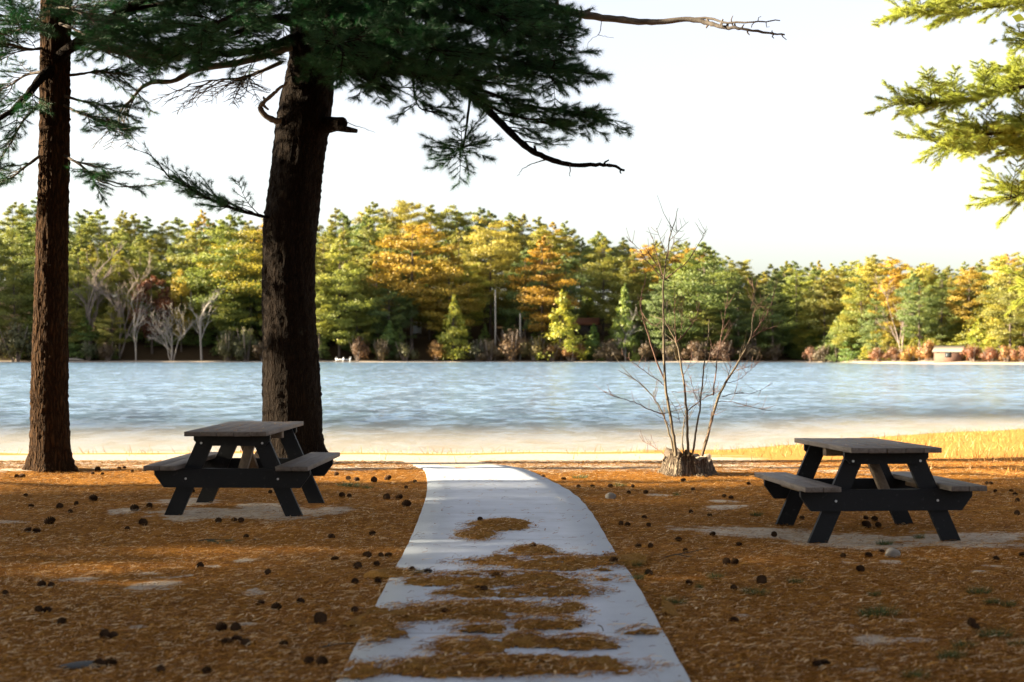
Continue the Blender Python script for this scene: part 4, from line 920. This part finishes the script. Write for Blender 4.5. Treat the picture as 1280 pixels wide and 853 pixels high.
KEEP = []      # spots kept free: (px0, px1, depth beyond shore max)
GAPS = [(508, 532, 30), (715, 745, 30), (1160, 1215, 14), (528, 590, 12), (664, 727, 12), (756, 798, 12), (160, 272, 10), (612, 626, 16)]
for row, (off, sp) in enumerate([(7, 8.0), (16, 7.4), (28, 7.0), (44, 7.0), (64, 7.2), (88, 8.0)]):
    x = -178.0 + random.uniform(0, 4)
    while x < 112:
        x += sp * random.uniform(0.75, 1.25) * (0.5 if x > 58 else 1)
        y = float(far_shore(x)) + off + random.uniform(-4, 4) + (8 if x > 58 else 0)
        px = pxof(x, y); inside = -15 < px < 1295
        if not inside and (px > 1295 + 60 or row in (1, 4)): continue
        if inside and any(a_ - 4 < px < b_ + 4 and off < d_ + 2 for a_, b_, d_ in GAPS): continue
        bz = float(ground_h(x, y)); top = EYE + (HOR - np.interp(px, PROF_X, PROF_Y)) / F * y - bz
        if row >= 4: H = top * random.uniform(0.93, 1.03)
        elif row >= 2: H = min(top * random.uniform(0.82, 0.97), random.uniform(19, 27))
        else: H = min(top * 0.9, random.uniform(11, 19) if row == 0 else random.uniform(15, 23))
        H = float(np.clip(H, 9, 32))
        pg = 0.13 if px < 330 else 0.30 if px < 700 else 0.22 if px < 900 else 0.26 if px < 1080 else 0.5
        if row == 0 and px < 1050: pg *= 0.5
        r_ = random.random()
        if r_ < pg:
            kd, k = 'gold', random.randrange(4); orange = random.random() < (0.28 if px < 1050 else 0.42)
            colour = jitter((1.15, 0.96, 0.7)) if orange else jitter((0.9, 1.05, 1.0)); word = 'orange pine' if orange else 'golden pine'
        else:
            kd, k = 'pine', random.randrange(6); dark = random.random() < 0.4
            colour = jitter((0.75, 0.85, 0.95)) if dark else jitter((1.25, 1.15, 0.9)); word = 'dark green pine' if dark else 'light green pine'
        o = put_tree(kd, k, x, y, H, 'pine_tree', colour, random.uniform(0.88, 1.22))
        TREES.append((o, word, px, row))

for row, (off, sp) in enumerate([(9, 5.0), (17, 5.5), (38, 7.0), (58, 7.5)]):       # young dark pines under the tall ones
    x = -112.0
    while x < 104:
        x += sp * random.uniform(0.7, 1.3) * (0.45 if x > 58 else 1); y = float(far_shore(x)) + off + random.uniform(-3, 3) + (8 if x > 58 else 0); px = pxof(x, y)
        if any(a_ < px < b_ and off < d_ + 2 for a_, b_, d_ in GAPS) or not -10 < px < 1290: continue
        sunny = px > 1085  # right-hand crowns get sunlight as a brighter, yellower tint
        o = put_tree('cone', random.randrange(3), x, y, random.uniform(4.5, 9.0) * (1 if row < 2 else 1.25), 'young_pine', jitter((1.5, 1.3, 0.8) if sunny else (0.85, 1.0, 0.95)), random.uniform(1.2, 1.9))
        TREES.append((o, 'young sun tinted pine' if sunny else 'young pine', px, 6 + row))

# single trees that stand out on the far shore
def far_xy(px, off):
    y = 300.0
    for _ in range(8): y = float(far_shore((px - 640) / F * y)) + off
    return (px - 640) / F * y, y
def single(kd, k, px, off, top_py, name, label, colour=(1, 1, 1), wide=1.0, base_py=None):
    x, y = far_xy(px, off); bz = float(ground_h(x, y)); H = EYE + (HOR - top_py) / F * y - bz
    return tag(put_tree(kd, k, x, y, H, name, colour, wide), label, 'tree')
single('cone', 0, 567, 3, 368, 'young_pine', 'young pale yellow green pine on far shore right of white shed', (1.75, 1.55, 0.9), 0.95)
single('cone', 1, 703, 3, 364, 'young_pine', 'broad young yellow green pine on far shore left of rust roofed house', (1.9, 1.65, 0.9), 1.2)
single('cone', 2, 781, 4.5, 355, 'young_pine', 'narrow young green pine on far shore beside pale bare tree', (1.1, 1.25, 1.1), 0.85)
single('cone', 1, 1046, 9, 395, 'young_pine', 'small dark young pine between the saplings and the cabin', (0.8, 0.9, 0.9), 0.9)
single('cone', 0, 487, 6, 400, 'young_pine', 'dark small conifer at far shore left of white shed', (0.75, 1.0, 1.1), 1.3)
single('cone', 2, 742, 5, 405, 'young_pine', 'small bushy dark green conifer below rust roofed house', (0.8, 1.1, 0.9), 1.4)
single('gold', 1, 515, 13, 285, 'pine_tree', 'wide golden pine above the white shed on the far shore', (1.15, 0.95, 0.8), 1.5)
single('gold', 0, 562, 13, 312, 'pine_tree', 'tall golden pine right behind the pale young pine', (1.1, 1.0, 0.9), 1.25)
single('broad', 1, 190, 11, 346, 'oak_tree', 'rust red oak on far shore between the two near trunks', (1, 1, 1), 1.0)
single('broad', 0, 227, 12, 340, 'birch_tree', 'small golden yellow tree right of the rust red oak', (1.2, 1.1, 0.8), 0.7)
single('gold', 3, 315, 14, 292, 'pine_tree', 'wide golden pine just left of the thick near trunk', (1.0, 1.05, 0.8), 1.5)
single('pine', 3, 287, 14, 270, 'pine_tree', 'big layered green pine left of the golden pine by thick trunk', (1.0, 1.05, 0.8), 1.2)
single('gold', 2, 678, 12, 297, 'pine_tree', 'tall orange pine above the broad young yellow green pine', (1.15, 0.85, 0.7), 1.25)
single('pine', 0, 880, 9, 303, 'pine_tree', 'tall dark green pine behind the saplings where the skyline drops', (0.85, 0.95, 0.9), 1.25)
single('pine', 3, 425, 7, 300, 'pine_tree', 'pale feathery pine at the shore right of the thick trunk', (1.5, 1.4, 1.0), 1.0)
def bare(k, px, off, top_py, label, w=1.0, rz=0.0, lean=0.0):
    x, y = far_xy(px, off); bz = float(ground_h(x, y)); H = EYE + (HOR - top_py) / F * y - bz
    bb = BARE[k].vertices; zmax = max(v.co.z for v in bb)
    o = link('bare_tree', BARE[k], None, (x, y, bz - 0.1)); s = H / zmax; o.scale = (s * w, s * w, s); o.rotation_euler = (0, lean, rz); tag(o, label, 'tree')
bare(0, 170, 3.5, 366, 'slim white bare birch leaning right on the left far shore', 0.7, 0, 0.12)
bare(1, 214, 3.5, 378, 'bare pale multi stemmed tree in front of rust red oak', 0.9, 1.0)
bare(2, 252, 5, 350, 'pale bare tree with bushy grey crown left of thick trunk', 0.8, 2.0, 0.1)
bare(3, 112, 9, 296, 'tall grey bare tree right of the slim left trunk', 0.9, 0)
bare(4, 148, 8, 312, 'second grey bare tree with wide twigs above white birch', 0.9, 1)
bare(5, 782, 2.5, 380, 'small pale bare tree in front of narrow young pine', 0.9, 2)
bare(3, 945, 8, 372, 'grey bare tree behind the right side of saplings', 0.7, 2)
bare(4, 1127, 16, 340, 'grey bare crowned tree left of and above the cabin', 0.9, 3)
# dead white pole
def snag(px, off, y0, y1, r, label):
    x, y = far_xy(px, off); bz = float(ground_h(x, y)); H = EYE + (HOR - y1) / F * y - bz; mb = MB()
    mb.tube([(0, 0, -0.2), (0.05, 0, H * .5), (0.02, 0, H)], [r, r * .8, r * .6], 8)
    for _ in range(4):
        z = random.uniform(H * .4, H * .95); mb.tube([(0, 0, z), (random.uniform(-.6, .6), random.uniform(-.5, .5), z + .15)], [0.04, .015], 4)
    tag(link('dead_trunk', mb.mesh('dead_trunk', M['bark_pale']), None, (x, y, bz)), label, 'tree trunk')
snag(619, 5.5, 410, 362, 0.22, 'tall white dead trunk between the two pale young pines')
snag(650, 6, 410, 392, 0.25, 'short white broken trunk right of the tall dead one')

SHRUBS = [(20, 2, 404, 42, (0.8, 0.9, 0.5), 'round olive shrub at the far left shore'), (48, 3, 415, 30, (0.7, 0.75, 0.4), 'olive shrub behind the slim left trunk'), (110, 3, 425, 22, (0.5, 0.7, 0.4), 'green low shrub right of the slim trunk'),
          (135, 3, 428, 24, (0.9, 0.7, 0.5), 'brown low shrub left of white birch'), (285, 3, 414, 30, (0.75, 0.85, 0.45), 'olive shrub left of another by thick trunk'), (308, 3, 410, 30, (0.65, 0.8, 0.4), 'olive shrub nearest the thick trunk'),
          (330, 3, 425, 26, (0.8, 0.6, 0.4), 'brown shrub behind the thick trunk'), (448, 3, 420, 26, (0.9, 0.55, 0.35), 'reddish brown shrub right of white jetty'), (476, 3, 424, 24, (1.0, 0.85, 0.55), 'tan shrub at far shore below the dark small conifer'),
          (506, 3, 428, 24, (0.6, 0.7, 0.4), 'low dark shrub below the white shed'), (545, 2, 424, 20, (1.6, 1.0, 0.35), 'yellow shrub left of the first pale young pine'), (597, 3, 424, 30, (0.5, 0.6, 0.45), 'dark shrub right of the first pale young pine'), (640, 3, 412, 42, (1.6, 1.2, 0.95), 'large pinkish tan shrub between the pale young pines'),
          (612, 2.5, 424, 26, (1.1, 0.95, 0.8), 'greyish shrub left of the large pinkish shrub'), (668, 3, 420, 26, (1.2, 1.1, 0.5), 'olive tan shrub right of large pinkish shrub'), (715, 2, 428, 36, (1.7, 0.95, 0.4), 'orange brown shrub under the broad young pine'), (690, 2, 430, 24, (1.2, 0.8, 0.4), 'small brown shrub left of the orange brown one'),
          (762, 3, 424, 30, (0.9, 0.75, 0.6), 'brownish shrub left of narrow young pine'), (806, 3, 425, 26, (0.9, 0.7, 0.5), 'brown shrub behind the left side of saplings'), (838, 3, 424, 28, (0.9, 0.8, 0.6), 'grey brown shrub behind the middle saplings'), (870, 3, 427, 28, (1.0, 0.75, 0.65), 'pinkish brown shrub behind the tallest sapling fork'),
          (905, 3, 426, 30, (0.9, 0.62, 0.6), 'dull red shrub behind the right saplings'), (937, 3, 428, 26, (0.8, 0.7, 0.6), 'grey shrub right of the saplings'), (968, 3, 430, 26, (0.9, 0.8, 0.75), 'pale grey shrub left of the pink round shrub'), (1013, 3, 434, 16, (1.7, 1.0, 0.9), 'small round pink shrub on far shore'),
          (1030, 4, 432, 24, (0.8, 0.7, 0.6), 'grey shrub right of the small round pink one'), (1058, 4, 432, 22, (0.9, 0.8, 0.5), 'olive brown shrub left of the red pink bush'), (1098, 9, 434, 22, (1.9, 1.05, 0.85), 'red pink bush on the sunny beach left of cabin'), (1118, 9, 434, 22, (1.8, 1.05, 0.8), 'second red pink bush nearer the cabin'),
          (1140, 10, 432, 24, (2.4, 1.6, 0.5), 'yellow orange bush left of the cabin'), (1160, 10, 424, 22, (2.2, 1.3, 0.7), 'tall tan orange bush touching the cabin'), (1216, 9, 430, 22, (2.0, 0.95, 0.7), 'bright red bush just right of the cabin'), (1238, 9, 434, 22, (1.9, 0.95, 0.75), 'red bush second right of the cabin'), (1258, 9, 432, 20, (2.2, 1.3, 0.6), 'orange bush third right of the cabin'), (1277, 9, 432, 20, (1.9, 1.0, 0.75), 'red bush at the right edge of the far beach')]
for k, (px, off, top, wpx, colour, label) in enumerate(SHRUBS):
    x, y = far_xy(px, off); bz = float(ground_h(x, y)); H = EYE + (HOR - top) / F * y - bz
    tm, cm = SHR[k % 4]; o = link('shrub', None, None, (x, y, bz)); w = wpx / F * y / 1.5; o.scale = (w, w, max(H, 0.8) / 1.3); o.rotation_euler = (0, 0, random.uniform(0, 6.28))
    link('stems', tm, o); c = link('foliage', cm, o); c.color = colour + (1,); tag(o, label, 'shrub')

# zones and ordinals give every far tree its own words
ZN = [(-1e9, -15, 'off the left edge'), (-15, 62, 'left of the slim trunk'), (62, 140, 'right behind the slim trunk'), (140, 235, 'midway between near trunks'), (235, 335, 'left behind the thick trunk'), (335, 400, 'hidden by the thick trunk'), (400, 470, 'just right of the thick trunk'), (470, 540, 'above the white shed'),
      (540, 600, 'behind first pale young pine'), (600, 670, 'behind the white dead trunk'), (670, 735, 'behind the broad young pine'), (735, 800, 'behind the narrow young pine'), (800, 870, 'behind the left saplings'), (870, 960, 'behind the right saplings'), (960, 1080, 'midway from saplings to cabin'),
      (1080, 1160, 'left of the cabin'), (1160, 1215, 'behind the cabin'), (1215, 1295, 'right of the cabin'), (1295, 1e9, 'off the right edge')]
RW = ['in the front row', 'in the second row', 'mid wood', 'high in the wood', 'on the skyline', 'rearmost', 'low under the tall ones', 'in the second rank', 'deep in the wood', 'far up the slope']
ORD = ['first', 'second', 'third', 'fourth', 'fifth', 'sixth', 'seventh', 'eighth', 'ninth', 'tenth', 'eleventh', 'twelfth', 'thirteenth', 'fourteenth', 'fifteenth', 'sixteenth', 'seventeenth', 'eighteenth', 'nineteenth', 'twentieth']
def give_labels(items, cat, group):
    by = {}
    for o, text, px in items: by.setdefault(text, []).append((px, o))
    for text, L_ in by.items():
        L_.sort(key=lambda q: q[0])
        for k, (px, o) in enumerate(L_):
            tail = '' if len(L_) == 1 else (', leftmost', ', rightmost')[k] if len(L_) == 2 else f', {ORD[k]} from left'
            tag(o, text + tail, cat, group)
give_labels([(o, f"{wd} {RW[row]} {next(z for a_, b_, z in ZN if a_ <= px < b_)}", px) for o, wd, px, row in TREES], 'tree', 'pines of the far shore')

def cone_zone(px, py):
    if on_path(*(np.array([v]) for v in gnd(px, py)[:2]))[0]: return 'on the needle strewn path'
    if px < 640:
        if py < 601: return 'near the sunny edge left of path' if px > 330 else 'near the slim trunk'
        if px > 400 and py < 630: return 'between left table and path'
        if py < 650: return 'around the left table'
        if py < 715: return 'on needles in front of left table' if px > 120 else 'on needles at the left edge'
        if py < 780: return 'on needles left of the lower path' if px > 230 else 'on needles at far lower left'
        return 'at the bottom left of the ground'
    if py < 612: return 'near the sunny edge right of path' if px < 940 else 'near the sunny edge behind right table'
    if py < 665: return 'between path and right table' if px < 960 else 'under or behind the right table'
    if py < 712: return 'right of the path bend' if px < 960 else 'in front of the right table'
    return 'at the lower right of the ground'
give_labels([(o, 'dark pine cone ' + cone_zone(px, py), px) for o, px, py in cones], 'pine cone', 'pine cones on the ground')
def tuft_zone(px, py):
    if px < 640: return 'left of the path'
    if py < 625: return 'near the sunny edge right of path'
    if py < 690: return 'near the right table'
    return 'at the lower right corner' if px > 1050 else 'between path and lower right'
give_labels([(o, 'green grass tuft ' + tuft_zone(px, py), px) for o, px, py in tufts], 'grass tuft', 'green tufts in the needles')

# ------------------------------------------------------------------ cabin, sheds, jetty on the far shore
def house(name, label, px, off, w, d, wall_h, roof_h, rz, wallm, roofm, lift=0.0, overhang=0.3, windows=(), door=None):
    x, y = far_xy(px, off); o = thing(name, label, 'cabin', (x, y, float(ground_h(x, y)) + lift), rz)
    mb = MB(); mb.box((0, 0, wall_h / 2 - 0.4 - lift / 2), (w, d, wall_h + 0.8 + lift))
    V = [(-w / 2, -d / 2, wall_h), (-w / 2, d / 2, wall_h), (-w / 2, 0, wall_h + roof_h), (w / 2, -d / 2, wall_h), (w / 2, d / 2, wall_h), (w / 2, 0, wall_h + roof_h)]
    mb.add(V, [[0, 2, 1], [3, 4, 5]]); link('wall', mb.mesh('wall', wallm), o)
    mb = MB(); oh = overhang; sl = roof_h / (d / 2); th = 0.12
    for s in (-1, 1):
        e = d / 2 + oh; mb.prism([(0, wall_h + roof_h + 0.03), (s * e, wall_h - sl * oh + 0.03), (s * e, wall_h - sl * oh + 0.03 + th), (0, wall_h + roof_h + 0.03 + th)], -w / 2 - oh, w / 2 + oh)
    ro = link('roof', mb.mesh('roof', roofm), o); ro.rotation_euler = (0, 0, R(90))
    for wx, wz, ww, wh in windows:
        mb = MB(); mb.box((wx, -d / 2 - 0.03, wz), (ww + 0.16, 0.06, wh + 0.16)); f = link('window', mb.mesh('window', M['dark_wall']), o)
        mb = MB(); mb.box((wx, -d / 2 - 0.065, wz), (ww, 0.02, wh)); link('pane', mb.mesh('pane', M['glass']), f)
    if door:
        mb = MB(); mb.box((door[0], -d / 2 - 0.03, door[1] / 2), (0.9, 0.06, door[1])); link('door', mb.mesh('door', M['dark_wall']), o)
    return o
house('cabin', 'small brown wooden cabin with pale roof on the sunny far beach', 1187, 10.5, 4.9, 3.4, 1.75, 0.95, R(-30), M['cabin_wall'], M['cabin_roof'], 0.1, 0.28, [(0.1, 1.1, 1.0, 0.75)], None)
house('shed', 'little white shed with dark roof among far shore pines', 520, 27, 2.3, 2.2, 2.1, 0.7, R(12), M['white_paint'], M['rust_roof'], 0.5, 0.2, [(0.5, 1.2, 0.5, 1.1)], None)
house('house', 'rust roofed dark house half hidden among far shore pines', 732, 27, 5.5, 4.0, 1.7, 1.3, R(-8), M['dark_wall'], M['rust_roof'], 0.5, 0.5, [(-1.3, 0.9, 0.8, 0.7), (1.3, 0.9, 0.8, 0.7)], None)
x, y = far_xy(429, 1.2); J = thing('jetty', 'low white wooden jetty on far shore right of the thick trunk', 'jetty', (x, y, WATER))
mb = MB(); mb.box((0, 0, 0.55), (3.2, 1.6, 0.14)); link('deck', mb.mesh('deck', M['white_paint']), J)
for sx in (-1.5, 0, 1.5):
    for sy in (-0.7, 0.7):
        mb = MB(); mb.box((sx, sy, 0.3), (0.16, 0.16, 1.5 if sy > 0 else 1.1)); link('post', mb.mesh('post', M['white_paint']), J)
x, y = far_xy(93, 3.0); mb = MB(); mb.tube([(-1.9, 0, 0.35), (-0.5, 0, 0.45), (0.9, 0, 0.38), (2.0, 0.2, 0.25)], [0.18, 0.24, 0.2, 0.1], 8); mb.tube([(0.2, 0, 0.5), (0.6, 0, 1.0)], [0.08, 0.04], 6)
tag(link('driftwood_log', mb.mesh('driftwood_log', M['bark_pale']), None, (x, y, float(ground_h(x, y)) - 0.05)), 'pale log lying on the far shore right of slim trunk', 'log')

# ------------------------------------------------------------------ pines outside the frame whose shade lies on the foreground
random.seed(SHADE_SEED)
SHADE = [(-11.5, 11.3, 17, 0, 0.32), (-20, 11.0, 20, 3, 0.3), (-29, 10.1, 22, 5, 0.3), (-9.8, 19.5, 12.5, 1, 0.40), (-30, 14.0, 36, 4, 0.34), (-62, 9.0, 34, 4, 0.3), (-40, 11.0, 34, 4, 0.2),  # crowns narrowed for sun lanes; one unseen pine added to shade the thick trunk
         (-10, 4.6, 17, 0, 1.0), (-16, 4.6, 20, 3, 0.9), (-24, 4.0, 21, 5, 0.9), (-33, 4, 23, 2, 1.0), (-43, 3, 23, 3, 1.0), (-13, -1, 19, 1, 1.1), (-22, -2, 22, 2, 1.1), (-31, -3, 23, 1, 1.1), (-44, -2, 24, 0, 1.1), (-10, -5, 18, 3, 1.1)]
for x, y, H, k, wd in SHADE:
    o = put_tree('pine', k, x, y, H, 'pine_tree', jitter((0.5, 0.6, 0.5)), wd)
    tag(o, 'tall pine left of the picnic ground outside the photo', 'tree', 'pines left of the picnic ground')

random.seed(23)
CANOPY = [(-3, -3.5, 32), (6.8, 4.5, 32), (-9, 6.0, 32), (9.5, 10.5, 33)]
for x, y, H in CANOPY:
    o = put_tree('pine', 4, x, y, H, 'pine_tree', jitter((0.5, 0.6, 0.5)), 0.72)
    tag(o, 'tall high crowned pine close around the camera outside the photo', 'tree', 'pines around the camera')

# ------------------------------------------------------------------ light, sky, camera
SUN = unit((-0.94, -0.06, 0.285))
sd = bpy.data.lights.new('sun', 'SUN'); sd.energy = 5.0; sd.angle = R(0.5); sd.color = (1.0, 0.86, 0.62)
so = link('sun', sd); so.rotation_euler = Vector(SUN).to_track_quat('Z', 'Y').to_euler()
w = bpy.data.worlds.new('World'); SC.world = w; w.use_nodes = True
nt = w.node_tree; bg = nt.nodes['Background']; sky = nt.nodes.new('ShaderNodeTexSky'); sky.sky_type = 'NISHITA'; sky.sun_disc = False
sky.sun_elevation = math.asin(SUN[2]); sky.sun_rotation = math.atan2(SUN[0], SUN[1]); sky.air_density = 1.0; sky.dust_density = 2.5; sky.ozone_density = 0.6
hs = nt.nodes.new('ShaderNodeHueSaturation'); hs.inputs['Saturation'].default_value = 0.42; hs.inputs['Hue'].default_value = 0.53; nt.links.new(sky.outputs[0], hs.inputs['Color']); nt.links.new(hs.outputs[0], bg.inputs[0]); bg.inputs[1].default_value = 0.047

cd = bpy.data.cameras.new('camera'); cd.sensor_width = 36; cd.lens = 36 * F / 1280; cd.shift_y = (HOR - 426.5) / 1280
cd.clip_end = 5000; cd.clip_start = 0.1
cd.dof.use_dof = True; cd.dof.focus_distance = 14.5; cd.dof.aperture_fstop = 2.5
co = link('camera', cd, None, (0, 0, EYE)); co.rotation_euler = (R(90), 0, 0)
SC.camera = co
vs = SC.view_settings; vs.view_transform = 'Standard'; vs.look = 'None'; vs.exposure = 3.0; vs.gamma = 1.0; vs.use_curve_mapping = False
SC.render.engine = 'CYCLES'
SC.cycles.max_bounces = 6; SC.cycles.transparent_max_bounces = 8; SC.cycles.use_denoising = True; SC.cycles.denoising_prefilter = 'ACCURATE'; SC.cycles.sample_clamp_indirect = 4.0
SC.cycles.caustics_reflective = False; SC.cycles.caustics_refractive = False
